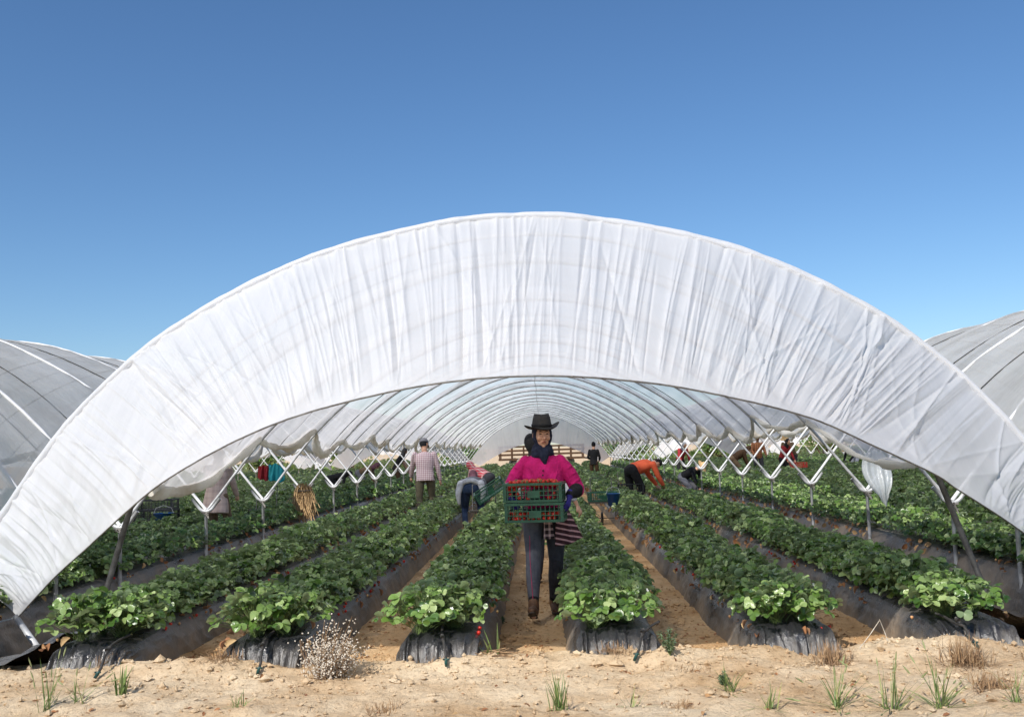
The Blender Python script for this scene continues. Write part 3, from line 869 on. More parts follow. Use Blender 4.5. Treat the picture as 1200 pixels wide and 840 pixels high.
# ---------------------------------------------------------------- grasses, weeds, twigs of the headland
def grass_tuft(x, y, n, h, label, mat='grass', spread=.5, heads=False, w=.0027, br=.018, name='grass_tuft', cat='grass tuft'):
    gg = np.random.default_rng(int((x + 10) * 997 + y * 13))
    Vs, Fs, Ts = [], [], []; b = 0
    z0 = float(ground_h(x, y)) - .01
    hds = []
    for i in range(int(n * 1.6)):
        th = gg.uniform(0, 2 * PI); lean = abs(gg.normal(.12, spread * 1.1)); L = h * 1.25 * gg.uniform(.4, 1.15)
        o = np.array([gg.normal(0, br), gg.normal(0, br), 0]); d = np.array([math.cos(th), math.sin(th), 0]); sd_ = np.array([-d[1], d[0], 0])
        t = np.linspace(0, 1, 5); ww = w * np.array([.8, 1, .9, .6, .1]) * gg.uniform(.7, 1.4)
        c = o + np.outer(t * L * math.sin(min(lean, 1.2)) + (t ** 2) * L * .25 * lean, d); c[:, 2] += t * L * math.cos(min(lean, 1.2)) - t ** 2 * L * .12 * lean
        Vs.append(np.concatenate([np.stack([c[k] - sd_ * ww[k], c[k] + sd_ * ww[k]]) for k in range(5)])); Fs.append(gridF(5, 2) + b); b += 10
        Ts.append(np.full(10, gg.uniform(.1, .9)))
        if heads and i % heads == 0:
            a = c[-1]; dr = c[-1] - c[-2]; dr /= np.linalg.norm(dr)
            hds.append(MB().tube([a, a + dr * .015, a + dr * .035, a + dr * .055], [.0015, .0045, .004, .001], 6))
    root = empty(name, (x, y, z0)); tag(root, label, cat, 'weeds and tufts on the sandy headland')
    make('blades', np.concatenate(Vs), np.concatenate(Fs), M[mat], root, tone=np.concatenate(Ts) if mat == 'grass' else None)
    for h_ in hds: h_.build('seed_head', M['greenhead'], root)
T = grass_tuft
T(.17, 5.28, 26, .16, 'bright green grass tuft at the bottom edge, below the walking woman', spread=.3)
T(-2.68, 5.62, 12, .22, 'tall thin grass with ripe seed heads at the bottom left corner', spread=.35, heads=2)
T(-2.36, 5.84, 9, .20, 'pair of upright green blades on the sand, below the leftmost bed', spread=.2, w=.006)
T(-2.55, 5.72, 8, .13, 'sparse short grass between the two taller tufts at the lower left', spread=.5, heads=3)
T(-1.55, 5.45, 14, .08, 'faint low grass on the sand below the white feathery weed', spread=.9)
T(1.23, 5.22, 16, .12, 'sprawling green blades at the bottom, left of the seeded grass stalks', spread=1.0)
T(1.60, 5.30, 22, .20, 'tall seeded grass stalks, leftmost of the three large tufts at lower right', spread=.6, heads=3)
T(1.84, 5.20, 22, .20, 'leafy grass with upright seed heads, middle of the three large lower right tufts', spread=.75, heads=4)
T(2.10, 5.24, 28, .22, 'dense green grass tuft, rightmost of the three large lower right tufts', spread=.85, heads=5)
T(2.45, 5.15, 14, .16, 'long slanting grass blades in the bottom right corner', spread=.9)
T(1.12, 5.62, 18, .12, 'wiry half dry little weed on bare sand below the bright end plants', spread=.9, w=.003)
T(.55, 5.30, 14, .09, 'low green weed patch at the bottom between the green tuft and dry mat', spread=1.2)
T(-.22, 6.55, 5, .16, 'single green grass blade beside the twig pile left of the path', spread=.3, w=.006)
D = lambda x, y, n, h, lab, **k: T(x, y, int(n * 2.2), h * .8, lab, mat='drygrass', name='dry_tuft', cat='dry grass', br=.055, **k)
D(1.87, 6.34, 80, .15, 'straw coloured dry tuft at the foot of the second bed from the right', spread=.9, w=.002)
D(2.60, 6.14, 120, .18, 'bushy orange brown dry tuft in front of the rightmost bed', spread=.8, w=.002)
D(2.50, 5.55, 90, .12, 'flat brown mat of dead grass in the lower right corner', spread=1.25, w=.002)
D(3.05, 6.15, 50, .13, 'brown dry tuft at the far right edge under the black film', spread=.8, w=.002)
D(.55, 6.46, 70, .07, 'reddish dry roots at the foot of the bed right of the path', spread=1.2, w=.002)
D(.98, 6.05, 40, .06, 'small dark dry mat on sand right of the little green weed', spread=1.25, w=.002)
D(.80, 5.32, 45, .06, 'greyish dead grass mat near the bottom, right of centre', spread=1.25, w=.002)
D(-.75, 5.42, 50, .07, 'dark dry grass mat at the bottom, left of centre', spread=1.25, w=.002)
D(-.62, 6.50, 60, .07, 'reddish dry roots at the foot of the bed left of the path', spread=1.2, w=.002)
D(-1.95, 6.46, 60, .08, 'dry brown roots under the end of the bed with the feathery weed', spread=1.2, w=.002)
D(-2.75, 6.55, 60, .09, 'dry brown grass at the foot of the leftmost bed', spread=1.1, w=.002)
D(.36, 6.95, 40, .10, 'orange dry grass clump in the path, right below the woman', spread=1.0, w=.002)

# two bleached reeds leaning together
mb = MB(); mb.tube([(2.10, 6.55, .0), (2.20, 6.6, .09), (2.27, 6.62, .17)], .0026, 5); mb.tube([(2.31, 6.57, -.0), (2.295, 6.6, .09), (2.27, 6.62, .18)], .0022, 5)
rd = mb.build('dry_reed', M['seedhead']); tag(rd, 'two bleached reeds leaning together like an upturned V', 'reed')

# bushy weed with pale fluffy heads
def fluffy(x, y):
    gg = np.random.default_rng(9); st = MB(); hd = MB(); z0 = float(ground_h(x, y))
    for i in range(170):
        th = gg.uniform(0, 2 * PI); q = gg.uniform(0, 1) ** .7; L = gg.uniform(.12, .40) * (1 - .45 * q)
        d = np.array([math.cos(th) * q * .85, math.sin(th) * q * .85, 1.0]); d /= np.linalg.norm(d)
        a = np.array([gg.normal(0, .05), gg.normal(0, .05), 0]); m_ = a + d * L * .5 + gg.normal(0, .015, 3); e = a + d * L + np.array([.05 * (1 - q), 0, 0])
        st.tube([a, m_, e], .0016, 3, cap=False)
        for k in range(11):
            p = m_ + (e - m_) * gg.uniform(-.5, 1.05) + gg.normal(0, .022, 3); s = gg.uniform(.004, .0085)
            Mx = frame(gg.normal(0, 1, 3) + [0, 0, 1], gg.normal(0, 1, 3))
            hd.add((ico * s) @ Mx.T + p, [tuple(f) for f in icf])
    root = empty('feathery_weed', (x, y, z0)); tag(root, 'bushy dry weed covered in whitish fluffy seed heads between two beds', 'weed', 'weeds and tufts on the sandy headland')
    st.build('stems', M['drygrass'], root); hd.build('seed_heads', M['seedhead'], root, smooth=False)
fluffy(-1.22, 6.20)
def herb(x, y, h, n, label, mat='weedleaf'):
    gg = np.random.default_rng(int(x * 31) + 40); st = MB(); Vs, Fs, Ts = [], [], []; b = 0
    for i in range(n):
        th = gg.uniform(0, 2 * PI); q = gg.uniform(0, .8); L = h * gg.uniform(.6, 1.05); d = np.array([math.cos(th) * q, math.sin(th) * q, 1.0]); d /= np.linalg.norm(d)
        st.tube([np.zeros(3), d * L * .5 + gg.normal(0, .008, 3), d * L], .0015, 3, cap=False)
        for k in range(14):
            p = d * L * gg.uniform(.15, 1.02); a = gg.uniform(0, 2 * PI); Mx = frame(np.array([0, 0, 1.0]) + gg.normal(0, .5, 3), np.array([math.cos(a), math.sin(a), .4]))
            Vs.append((LF * [.5, 1, 1] * gg.uniform(.014, .028)) @ Mx.T + p); Fs.append(LFF + b); b += len(LF); Ts.append(np.full(len(LF), gg.random()))
    root = empty('weed', (x, y, float(ground_h(x, y)))); tag(root, label, 'weed', 'weeds and tufts on the sandy headland')
    st.build('stems', M['petiole'], root); make('leaves', np.concatenate(Vs), np.concatenate(Fs), M[mat], root, tone=np.concatenate(Ts))
herb(.88, 6.33, .16, 16, 'small grey green leafy weed at the right corner of the bed beside the path')
herb(1.10, 5.75, .07, 9, 'tiny straggly green weed on open sand below the bright end plants')
herb(.40, 7.1, .06, 8, 'low green weed in the path at the foot of the right bed')
herb(-.24, 8.3, .07, 8, 'low green weed at the left side of the path beside the woman')
# pile of dry twigs at the corner of the bed left of the path
mb = MB(); g = np.random.default_rng(4)
for i in range(26):
    c = np.array([-.20 + g.normal(0, .07), 6.50 + g.normal(0, .04), .015 + g.uniform(0, .05)]); a = g.normal(-.35, .5); L = g.uniform(.06, .17); d = np.array([math.cos(a), g.normal(0, .3), math.sin(a) * .4])
    mb.tube([c - d * L / 2, c + g.normal(0, .006, 3), c + d * L / 2], g.uniform(.0015, .004), 4)
tw = mb.build('twig_pile', M['drygrass']); tag(tw, 'heap of dry twigs at the right corner of the bed left of the path', 'twigs')
# irrigation hoses sticking out of the bed ends
M['hose'] = simple('black_hose', (0.02, 0.02, 0.02), (0.05, 0.045, 0.04), 25, rough=0.5)
M['green_fit'] = simple('green_fitting', (0.01, 0.055, 0.045), None, 25, rough=0.45)
def hose(x, y, label, rz=0.):
    z = float(ground_h(x, y)); root = empty('drip_hose', (x, y, z), rz); tag(root, label, 'hose', 'drip hoses at the bed ends')
    MB().tube([(0, .42, .185 - z), (0, .30, .18 - z), (.0, .19, .165 - z), (.01, .09, .11), (.02, .03, .05), (.02, -.02, .012)], .009, 8).build('tube', M['hose'], root)
    MB().tube([(.02, .0, .03), (.02, -.03, .012), (.022, -.05, .0)], .010, 8).tube([(0, -.01, .03), (.04, -.01, .03)], .005, 6).build('connector', M['green_fit'], root)
    MB().tube([(.0, .16, .145), (.0, .13, .135)], .014, 8).build('clip', M['hose'], root)
hose(-1.70, 6.32, 'black drip hose hanging down the end of the bed with the feathery weed')
hose(-.53, 6.32, 'black drip hose hanging down the end of the bed left of the path', .1)
hose(.66, 6.34, 'black drip hose hanging down the end of the bed right of the path', -.5)
hose(2.72, 6.32, 'black drip hose with green connector at the end of the rightmost bed', .1)
hose(-2.72, 6.33, 'black drip hose at the end of the leftmost bed', -.1)
# ---------------------------------------------------------------- people
def V3(*a): return np.array(a, float)
def nrm(v): v = np.asarray(v, float); return v / (np.linalg.norm(v) + 1e-9)
def chain(mb, pts, rad, n=12, S=None, flat=1.0, sub=5):
    """rounded limb through pts; flat squeezes it across S"""
    pts = np.asarray(pts, float); rad = np.asarray(rad, float)
    t = np.arange(len(pts)); u = np.linspace(0, len(pts) - 1, (len(pts) - 1) * sub + 1)
    Q = np.hstack([pts, rad[:, None]])
    if len(pts) > 2:
        E = np.vstack([2 * Q[0] - Q[1], Q, 2 * Q[-1] - Q[-2]]); out = []
        for x in u:
            i = min(int(x), len(pts) - 2); f = x - i
            p0, p1, p2, p3 = E[i], E[i + 1], E[i + 2], E[i + 3]
            cr_ = 0.5 * (2 * p1 + (p2 - p0) * f + (2 * p0 - 5 * p1 + 4 * p2 - p3) * f * f + (3 * p1 - p0 - 3 * p2 + p3) * f ** 3)
            li = p1 * (1 - f) + p2 * f
            out.append(.5 * cr_ + .5 * li)
        Q = np.array(out)
    P_, r_ = Q[:, :3], Q[:, 3]
    d0 = nrm(P_[0] - P_[1]); d1 = nrm(P_[-1] - P_[-2])
    pre = [(P_[0] + d0 * r_[0] * s, r_[0] * c) for s, c in ((.98, .18), (.8, .6), (.45, .89))]
    post = [(P_[-1] + d1 * r_[-1] * s, r_[-1] * c) for s, c in ((.45, .89), (.8, .6), (.98, .18))]
    P_ = np.array([a for a, _ in pre] + list(P_) + [a for a, _ in post]); r_ = np.array([b for _, b in pre] + list(r_) + [b for _, b in post])
    T_ = np.gradient(P_, axis=0); T_ /= np.linalg.norm(T_, axis=1)[:, None]
    s = S if S is not None else (V3(1, 0, 0) if abs(T_[0][0]) < .8 else V3(0, 1, 0))
    a = np.linspace(0, 2 * PI, n, endpoint=False); V = []
    for p, r, t_ in zip(P_, r_, T_):
        u_ = nrm(s - t_ * (t_ @ s)); w = np.cross(t_, u_)
        V.append(p + r * (np.cos(a)[:, None] * u_ + np.sin(a)[:, None] * w * flat))
    m = len(P_)
    F = [tuple(f) for f in gridF(m, n, True)] + [tuple(range(n))[::-1], tuple(range((m - 1) * n, m * n))]
    mb.add(np.concatenate(V), F)
def loft(mb, cs, A, B, S, n=20):
    cs = np.asarray(cs, float); S = nrm(S)
    u = np.linspace(0, len(cs) - 1, (len(cs) - 1) * 4 + 1); k = np.arange(len(cs))
    cs = np.stack([np.interp(u, k, cs[:, q]) for q in range(3)], -1); A = np.interp(u, k, A); B = np.interp(u, k, B)
    T_ = np.gradient(cs, axis=0); a = np.linspace(0, 2 * PI, n, endpoint=False); V = []
    for c, aa, bb, t_ in zip(cs, A, B, T_):
        t_ = nrm(t_); s = nrm(S - t_ * (t_ @ S)); w = np.cross(t_, s)
        V.append(c + np.cos(a)[:, None] * s * aa + np.sin(a)[:, None] * w * bb)
    m = len(cs)
    mb.add(np.concatenate(V), [tuple(f) for f in gridF(m, n, True)] + [tuple(range(n))[::-1], tuple(range((m - 1) * n, m * n))])
def ball(mb, c, r, Mx=None, n=14):
    r = np.broadcast_to(np.asarray(r, float), (3,))
    th = np.linspace(.08, PI - .08, n // 2 + 2); a = np.linspace(0, 2 * PI, n, endpoint=False)
    V = np.stack([np.outer(np.sin(th), np.cos(a)), np.outer(np.sin(th), np.sin(a)), np.outer(np.cos(th), np.ones(n))], -1).reshape(-1, 3) * r
    if Mx is not None: V = V @ np.asarray(Mx).T
    m = len(th)
    mb.add(V + c, [tuple(f) for f in gridF(m, n, True)] + [tuple(range(n))[::-1], tuple(range((m - 1) * n, m * n))])
def grow(name, mb, mat, parent, vox=.010, sm=3):
    o = mb.build(name, mat, parent)
    r = o.modifiers.new('r', 'REMESH'); r.mode = 'VOXEL'; r.voxel_size = vox; r.use_smooth_shade = True
    s = o.modifiers.new('s', 'SMOOTH'); s.factor = .5; s.iterations = sm
    dg = bpy.context.evaluated_depsgraph_get()
    me = bpy.data.meshes.new_from_object(o.evaluated_get(dg))
    o.modifiers.clear(); old = o.data; o.data = me; bpy.data.meshes.remove(old)
    me.polygons.foreach_set('use_smooth', np.full(len(me.polygons), True))
    if not me.materials: me.materials.append(mat)
    return o
def ik(a, b, l1, l2, hint):
    d = b - a; L = np.linalg.norm(d)
    if L > (l1 + l2) * .995: b = a + d / L * (l1 + l2) * .995; d = b - a; L = np.linalg.norm(d)
    x = (l1 ** 2 - l2 ** 2 + L ** 2) / (2 * L); h = math.sqrt(max(l1 ** 2 - x ** 2, 0)); u = d / L
    k = hint - u * (u @ hint)
    return a + u * x + nrm(k) * h, b

def cloth(name, c1, c2=None, scale=10, rough=.85, bs=.4):
    return simple(name, c1, c2, scale, rough, bmp=bs, bscale=22, bdist=.02, spec=.25)
def plaid(name, base, line, sc=26):
    m, t, out = newmat(name); p = nd(t, 'ShaderNodeBsdfPrincipled'); p.inputs['Roughness'].default_value = .85
    tc = nd(t, 'ShaderNodeTexCoord'); sp = nd(t, 'ShaderNodeSeparateXYZ'); t.links.new(tc.outputs['Object'], sp.inputs[0])
    f = None
    for ax in (0, 2):
        mu = nd(t, 'ShaderNodeMath'); mu.operation = 'MULTIPLY'; mu.inputs[1].default_value = sc; t.links.new(sp.outputs[ax], mu.inputs[0])
        fr = nd(t, 'ShaderNodeMath'); fr.operation = 'FRACT'; t.links.new(mu.outputs[0], fr.inputs[0])
        gt = nd(t, 'ShaderNodeMath'); gt.operation = 'GREATER_THAN'; gt.inputs[1].default_value = .62; t.links.new(fr.outputs[0], gt.inputs[0])
        if f is None: f = gt
        else:
            a = nd(t, 'ShaderNodeMath'); a.operation = 'ADD'; t.links.new(f.outputs[0], a.inputs[0]); t.links.new(gt.outputs[0], a.inputs[1]); f = a
    h = nd(t, 'ShaderNodeMath'); h.operation = 'MULTIPLY'; h.inputs[1].default_value = .5; t.links.new(f.outputs[0], h.inputs[0])
    t.links.new(ramp(t, h.outputs[0], [(0, base), (1, line)]), p.inputs['Base Color'])
    t.links.new(bump(t, noise(t, 22, 4), .4, .02), p.inputs['Normal'])
    t.links.new(p.outputs[0], out.inputs[0]); return m
def stripes(name, c1, c2, n, slant=0.):
    m, t, out = newmat(name); p = nd(t, 'ShaderNodeBsdfPrincipled'); p.inputs['Roughness'].default_value = .85
    tc = nd(t, 'ShaderNodeTexCoord'); sp = nd(t, 'ShaderNodeSeparateXYZ'); t.links.new(tc.outputs['Object'], sp.inputs[0])
    ma = nd(t, 'ShaderNodeMath'); ma.operation = 'MULTIPLY_ADD'; ma.inputs[1].default_value = slant; t.links.new(sp.outputs[0], ma.inputs[0]); t.links.new(sp.outputs[2], ma.inputs[2])
    mu = nd(t, 'ShaderNodeMath'); mu.operation = 'MULTIPLY'; mu.inputs[1].default_value = n; t.links.new(ma.outputs[0], mu.inputs[0])
    fr = nd(t, 'ShaderNodeMath'); fr.operation = 'FRACT'; t.links.new(mu.outputs[0], fr.inputs[0])
    r = ramp(t, fr.outputs[0], [(0, c1), (.60, c1), (.68, c2), (.92, c2), (1, c1)]); t.links.new(r, p.inputs['Base Color'])
    t.links.new(p.outputs[0], out.inputs[0]); return m
M['skin'] = simple('tanned_skin', (0.66, 0.385, 0.26), (0.56, 0.30, 0.20), 9, rough=.55, bmp=.1)
M['skin_dark'] = simple('brown_skin', (0.22, 0.11, 0.07), (0.16, 0.08, 0.05), 9, rough=.55, bmp=.1)
M['magenta'] = cloth('magenta_blouse', (0.66, 0.016, 0.19), (0.48, 0.01, 0.13), bs=.9)
M['navy'] = cloth('navy_scarf', (0.012, 0.016, 0.035), (0.022, 0.028, 0.055), 30)
M['black'] = cloth('black_cloth', (0.012, 0.012, 0.013), (0.02, 0.02, 0.022), 30)
M['hatfelt'] = simple('black_felt', (0.014, 0.013, 0.013), (0.03, 0.028, 0.026), 20, rough=.75, bmp=.5, bscale=160)
M['grey_denim'] = cloth('grey_denim', (0.135, 0.135, 0.155), (0.075, 0.075, 0.09), 7)
M['dark_denim'] = cloth('dark_denim', (0.065, 0.065, 0.076), (0.035, 0.035, 0.042), 9)
M['blue_denim'] = cloth('blue_denim', (0.035, 0.06, 0.12), (0.02, 0.035, 0.08), 9)
M['khaki'] = cloth('khaki', (0.16, 0.14, 0.09), (0.09, 0.08, 0.055), 9)
M['orange'] = cloth('orange_top', (0.78, 0.14, 0.06), (0.62, 0.10, 0.045), 6)
M['beige'] = plaid('beige_coat', (0.64, 0.48, 0.41), (0.50, 0.36, 0.31), 9)
M['fur'] = simple('fur_trim', (0.40, 0.26, 0.16), (0.20, 0.12, 0.07), 60, rough=.95, bmp=1, bscale=90, bdist=.02)
M['white_cloth'] = cloth('white_cloth', (0.66, 0.67, 0.70), (0.50, 0.51, 0.55), 6)
M['grey_cloth'] = cloth('grey_cloth', (0.22, 0.22, 0.24), (0.13, 0.13, 0.15), 9)
M['brown'] = cloth('brown_cloth', (0.12, 0.065, 0.035), (0.06, 0.035, 0.02), 9)
M['tanc'] = cloth('tan_cloth', (0.26, 0.18, 0.11), (0.16, 0.10, 0.06), 9)
M['red'] = cloth('red_cloth', (0.40, 0.04, 0.045), (0.26, 0.02, 0.03), 9)
M['teal'] = cloth('teal_cloth', (0.05, 0.42, 0.46), (0.03, 0.30, 0.34), 9)
M['plum'] = cloth('plum_scarf', (0.22, 0.10, 0.13), (0.14, 0.06, 0.08), 9)
M['strawhat'] = simple('straw_hat', (0.66, 0.45, 0.22), (0.45, 0.28, 0.13), 50, rough=.85, bmp=.6, bscale=120)
M['purple'] = cloth('purple_glove', (0.055, 0.045, 0.30), (0.035, 0.03, 0.20), 30)
M['boot'] = simple('muddy_boot', (0.20, 0.10, 0.05), (0.07, 0.035, 0.02), 22, rough=.7, bmp=.5)
M['sole'] = simple('boot_sole', (0.05, 0.04, 0.035), (0.12, 0.09, 0.06), 18, rough=.9)
M['plaid'] = plaid('pale_plaid', (0.72, 0.62, 0.62), (0.34, 0.14, 0.20))
M['oplaid'] = plaid('orange_plaid', (0.50, 0.20, 0.08), (0.08, 0.03, 0.02), 14)
M['floral'] = plaid('red_white_print', (0.62, 0.05, 0.08), (0.75, 0.62, 0.58), 16)
M['stripe'] = stripes('maroon_stripe', (0.035, 0.006, 0.010), (0.50, 0.28, 0.28), 23, .22)
M['stripe2'] = plaid('pink_block', (0.02, 0.006, 0.008), (0.62, 0.42, 0.40), 20)
M['eye'] = simple('dark_eye', (0.012, 0.008, 0.006), None, 5, rough=.2, bmp=0)
M['lip'] = simple('lip', (0.30, 0.08, 0.06), None, 5, rough=.5, bmp=0)
M['pinkth'] = simple('pink_thread', (0.62, 0.05, 0.14), None, 5, rough=.8, bmp=0)

def hand(mb, w, d, up, s=1.0, curl=.6, side=1, r0=.0085):
    """palm and five fingers from wrist w along d; up = back of hand normal"""
    d = nrm(d); up = nrm(up - d * (up @ d)); x = np.cross(d, up) * side
    pal = w + d * .085 * s
    chain(mb, [w, w + d * .04 * s, pal], [.026 * s, .035 * s, .038 * s], S=x, flat=.55)
    for k, (off, L) in enumerate(((-.030, .062), (-.010, .074), (.011, .070), (.031, .056))):
        p = pal + x * off * s - d * .004; c = curl * (1 + .08 * k)
        d1 = nrm(d * math.cos(c * .5) - up * math.sin(c * .5) + x * off * 1.5); d2 = nrm(d * math.cos(c * 1.3) - up * math.sin(c * 1.3)); d3 = nrm(d * math.cos(c * 2.0) - up * math.sin(c * 2.0))
        a = p + d1 * L * .45 * s; b = a + d2 * L * .33 * s; e = b + d3 * L * .28 * s
        chain(mb, [p, a, b, e], [r0 * 1.15 * s, r0 * s, r0 * .92 * s, r0 * .78 * s], n=8, sub=2)
    p = w + d * .028 * s - x * .028 * s
    a = p + nrm(d * .6 - x * .65 - up * .3) * .036 * s; b = a + nrm(d * .85 - x * .2 - up * .45) * .032 * s
    chain(mb, [p, a, b], [r0 * 1.45 * s, r0 * 1.2 * s, r0 * .9 * s], n=8, sub=2)

def hat_mesh(parent, c, Mx, kind, mat, s=1.0, name='hat'):
    """brimmed hat / cap built as a lathe with dents"""
    a = np.linspace(0, 2 * PI, 36, endpoint=False)
    if kind == 'brim': prof = [(.160, .012), (.150, .004), (.125, -.004), (.105, .0), (.092, .012), (.088, .04), (.080, .085), (.066, .112), (.040, .110), (.010, .092)]
    elif kind == 'straw': prof = [(.175, -.022), (.150, -.012), (.120, -.002), (.098, .004), (.092, .02), (.088, .06), (.070, .09), (.035, .10), (.005, .10)]
    else: prof = [(.100, -.006), (.101, .02), (.097, .05), (.080, .085), (.045, .105), (.006, .110)]
    V = []
    for i, (r, z) in enumerate(prof):
        rr = np.full(36, r); zz = np.full(36, z)
        if kind == 'brim':
            if r > .1: zz = zz + (.030 + .012 * np.cos(a)) * (r - .1) / .06 * np.abs(np.cos(a)) ** 2 - .020 * (r - .1) / .06 * np.abs(np.sin(a)) ** 2
            if i >= 7: zz = zz + .012 * np.abs(np.cos(a))
            rr = rr * (1 + .06 * np.cos(a) ** 2)
        V.append(np.stack([rr * np.cos(a) * .94, rr * np.sin(a) * 1.06, zz], -1))
    if kind == 'cap':
        pass
    V = np.array(V)
    inner = V[::-1].copy(); inner[..., 2] -= .005; inner[..., :2] *= .965
    if kind != 'cap': inner[-4:, :, :2] = V[:4][::-1][..., :2]
    W = np.concatenate([V, inner]).reshape(-1, 3) * s
    F = gridF(len(V) * 2, 36, True)
    o = make(name, W @ np.asarray(Mx).T + c, F, mat, parent)
    if kind == 'cap':
        mb = MB(); q = np.linspace(-1, 1, 9); t = np.linspace(0, 1, 4); Vv = []
        for lay in (0, -.004):
            for tt in t: Vv.append(np.stack([q * .075 * (1 - .25 * tt), -(.085 + .075 * tt * np.sqrt(1 - .55 * q ** 2)), .0 - .018 * tt - .02 * q ** 2 + lay + 0 * q], -1))
        make('visor', (np.concatenate(Vv) * s) @ np.asarray(Mx).T + c, gridF(8, 9), mat, o)
    return o

def rotx(a): return np.array([[1, 0, 0], [0, math.cos(a), -math.sin(a)], [0, math.sin(a), math.cos(a)]])
def rotz(a): return np.array([[math.cos(a), -math.sin(a), 0], [math.sin(a), math.cos(a), 0], [0, 0, 1]])

def person(label, loc, rz, H=1.68, bend=0., pel=(0, 0, .92), hands=((-.25, -.05, .80), (.25, -.05, .80)), feet=((-.12, 0, 0), (.12, 0, 0)), neckp=0.,
           top='grey_cloth', legs='dark_denim', hat=None, hatmat=None, skin='skin', sleeve=1.0, wide=1.0, coat=0., gloves=None, vox=.013, extra=None, group='workers picking among the beds', turn=0., roll=0.):
    """faces local -y; x runs to the viewer's right when it faces the viewer"""
    k = H / 1.7
    root = empty('person', loc, rz); root.scale = (k, k, k)
    tag(root, label, 'person', group)
    Rb = np.array([[math.cos(roll), 0, math.sin(roll)], [0, 1, 0], [-math.sin(roll), 0, math.cos(roll)]]) @ rotx(bend)          # leaning forward = towards -y
    P0 = V3(*pel)
    sp = lambda d, f=0.: P0 + Rb @ V3(0, f, d)
    S = V3(1, 0, 0)
    Nk = sp(.50); sh = [sp(.455) + V3(s * .175 * wide, 0, 0) for s in (-1, 1)]
    Hd = Rb @ rotx(neckp) @ rotz(turn)
    head = Nk + (Rb @ rotx(neckp * .6)) @ V3(0, -.015, .185)
    arms = [];
    for s, hp_ in zip((0, 1), hands):
        hint = V3((-1, 1)[s] * .5, .8, -.5)
        arms.append(ik(sh[s], V3(*hp_), .285, .255, hint))
    lg = []
    for s, fp in zip((0, 1), feet):
        hip = P0 + V3((-1, 1)[s] * .095 * wide, 0, -.02)
        ank = V3(*fp) + V3(0, .03, .085)
        lg.append((hip,) + ik(hip, ank, .43, .42, V3((-1, 1)[s] * .12, -1, .1)))
    skinm = M[skin]
    b = MB()
    ball(b, head, (.076, .094, .112), Hd); ball(b, head + Hd @ V3(0, -.030, -.065), (.052, .056, .050), Hd)
    ball(b, head + Hd @ V3(0, -.098, -.012), (.013, .018, .022), Hd)
    for s in (-1, 1): ball(b, head + Hd @ V3(s * .078, .005, -.01), (.012, .022, .030), Hd)
    chain(b, [Nk - (Rb @ V3(0, 0, .06)), Nk + (head - Nk) * .55], [.062, .054], sub=3)
    loft(b, [sp(-.08), sp(.0), sp(.15), sp(.32), sp(.44), sp(.50)], np.array([.13, .16, .13, .15, .15, .06]) * wide, np.array([.10, .11, .095, .105, .085, .055]) * wide, S)
    for s in (0, 1):
        e, w = arms[s]
        chain(b, [sh[s], (sh[s] + e) / 2, e, (e * .6 + w * .4), w], [.048, .043, .036, .034, .024])
        hand(b, w, nrm(w - e), V3((-1, 1)[s] * .9, .3, .2), 1.0, .6, (-1, 1)[s], .0095)
        hip, kn, an = lg[s]
        chain(b, [hip, (hip + kn) / 2, kn, kn * .6 + an * .4, an], [.080, .070, .050, .050, .034])
        chain(b, [an + V3(0, .02, -.045), an + V3(0, -.06, -.05), an + V3(0, -.14, -.062)], [.034, .034, .024], S=S, flat=.8)
    grow('body', b, skinm, root, vox, 2)
    c = MB()     # top
    h0 = .06 if bend > .9 else -.10 - coat
    loft(c, [sp(h0), sp(max(h0 + .03, -.02 - coat * .4)), sp(.13), sp(.32), sp(.43), sp(.485), sp(.51)], np.array([.175 + coat * .16, .180 + coat * .05, .155, .178, .172, .115, .065]) * wide, np.array([.125 + coat * .14, .130 + coat * .05, .120, .128, .105, .080, .062]) * wide, S)
    for s in (0, 1):
        e, w = arms[s]; wl = e + (w - e) * (sleeve - .02)
        pts, rr = ([sh[s], (sh[s] + e) / 2, e, (e * .5 + wl * .5), wl], [.062, .058, .052, .048, .040]) if sleeve > .3 else ([sh[s], (sh[s] + e) / 2], [.062, .060])
        chain(c, pts, np.array(rr) * (1 + (wide - 1) * .6))
    grow('shirt' if coat < .1 else 'coat', c, M[top], root, vox, 3)
    d = MB()
    if bend > .9: ball(d, P0 + V3(0, .01, .0), (.165 * wide, .135, .135))
    loft(d, [P0 + V3(0, 0, -.10), sp(.02), sp(.09)], np.array([.150, .172, .150]) * wide, np.array([.115, .125, .110]) * wide, S)
    for s in (0, 1):
        hip, kn, an = lg[s]; an2 = kn + (an - kn) * .95
        chain(d, [hip, (hip + kn) / 2, kn, kn * .55 + an2 * .45, an2], np.array([.096, .084, .064, .062, .050]) * (1 + (wide - 1) * .6))
    grow('trousers', d, M[legs], root, vox, 2)
    for s in (0, 1):
        an = lg[s][2]; f = MB(); chain(f, [an + V3(0, .03, -.045), an + V3(0, -.06, -.046), an + V3(0, -.145, -.055)], [.042, .043, .032], S=S, flat=.85); chain(f, [an + V3(0, .0, -.02), an + V3(0, 0, .03)], [.045, .046])
        grow('shoe', f, M['boot'], root, vox, 1)
    if hat in ('scarf', 'scarfhat'):
        g_ = MB(); ball(g_, head + Hd @ V3(0, .020, .006), (.092, .100, .122), Hd); chain(g_, [Nk + V3(0, 0, -.03), Nk + (head - Nk) * .4], [.100, .088], sub=3)
        grow('headscarf', g_, M[hatmat or 'navy'], root, vox, 2)
    if hat in ('hair',):
        g_ = MB(); ball(g_, head + Hd @ V3(0, .016, .018), (.084, .094, .112), Hd); grow('hair', g_, M[hatmat or 'black'], root, vox, 1)
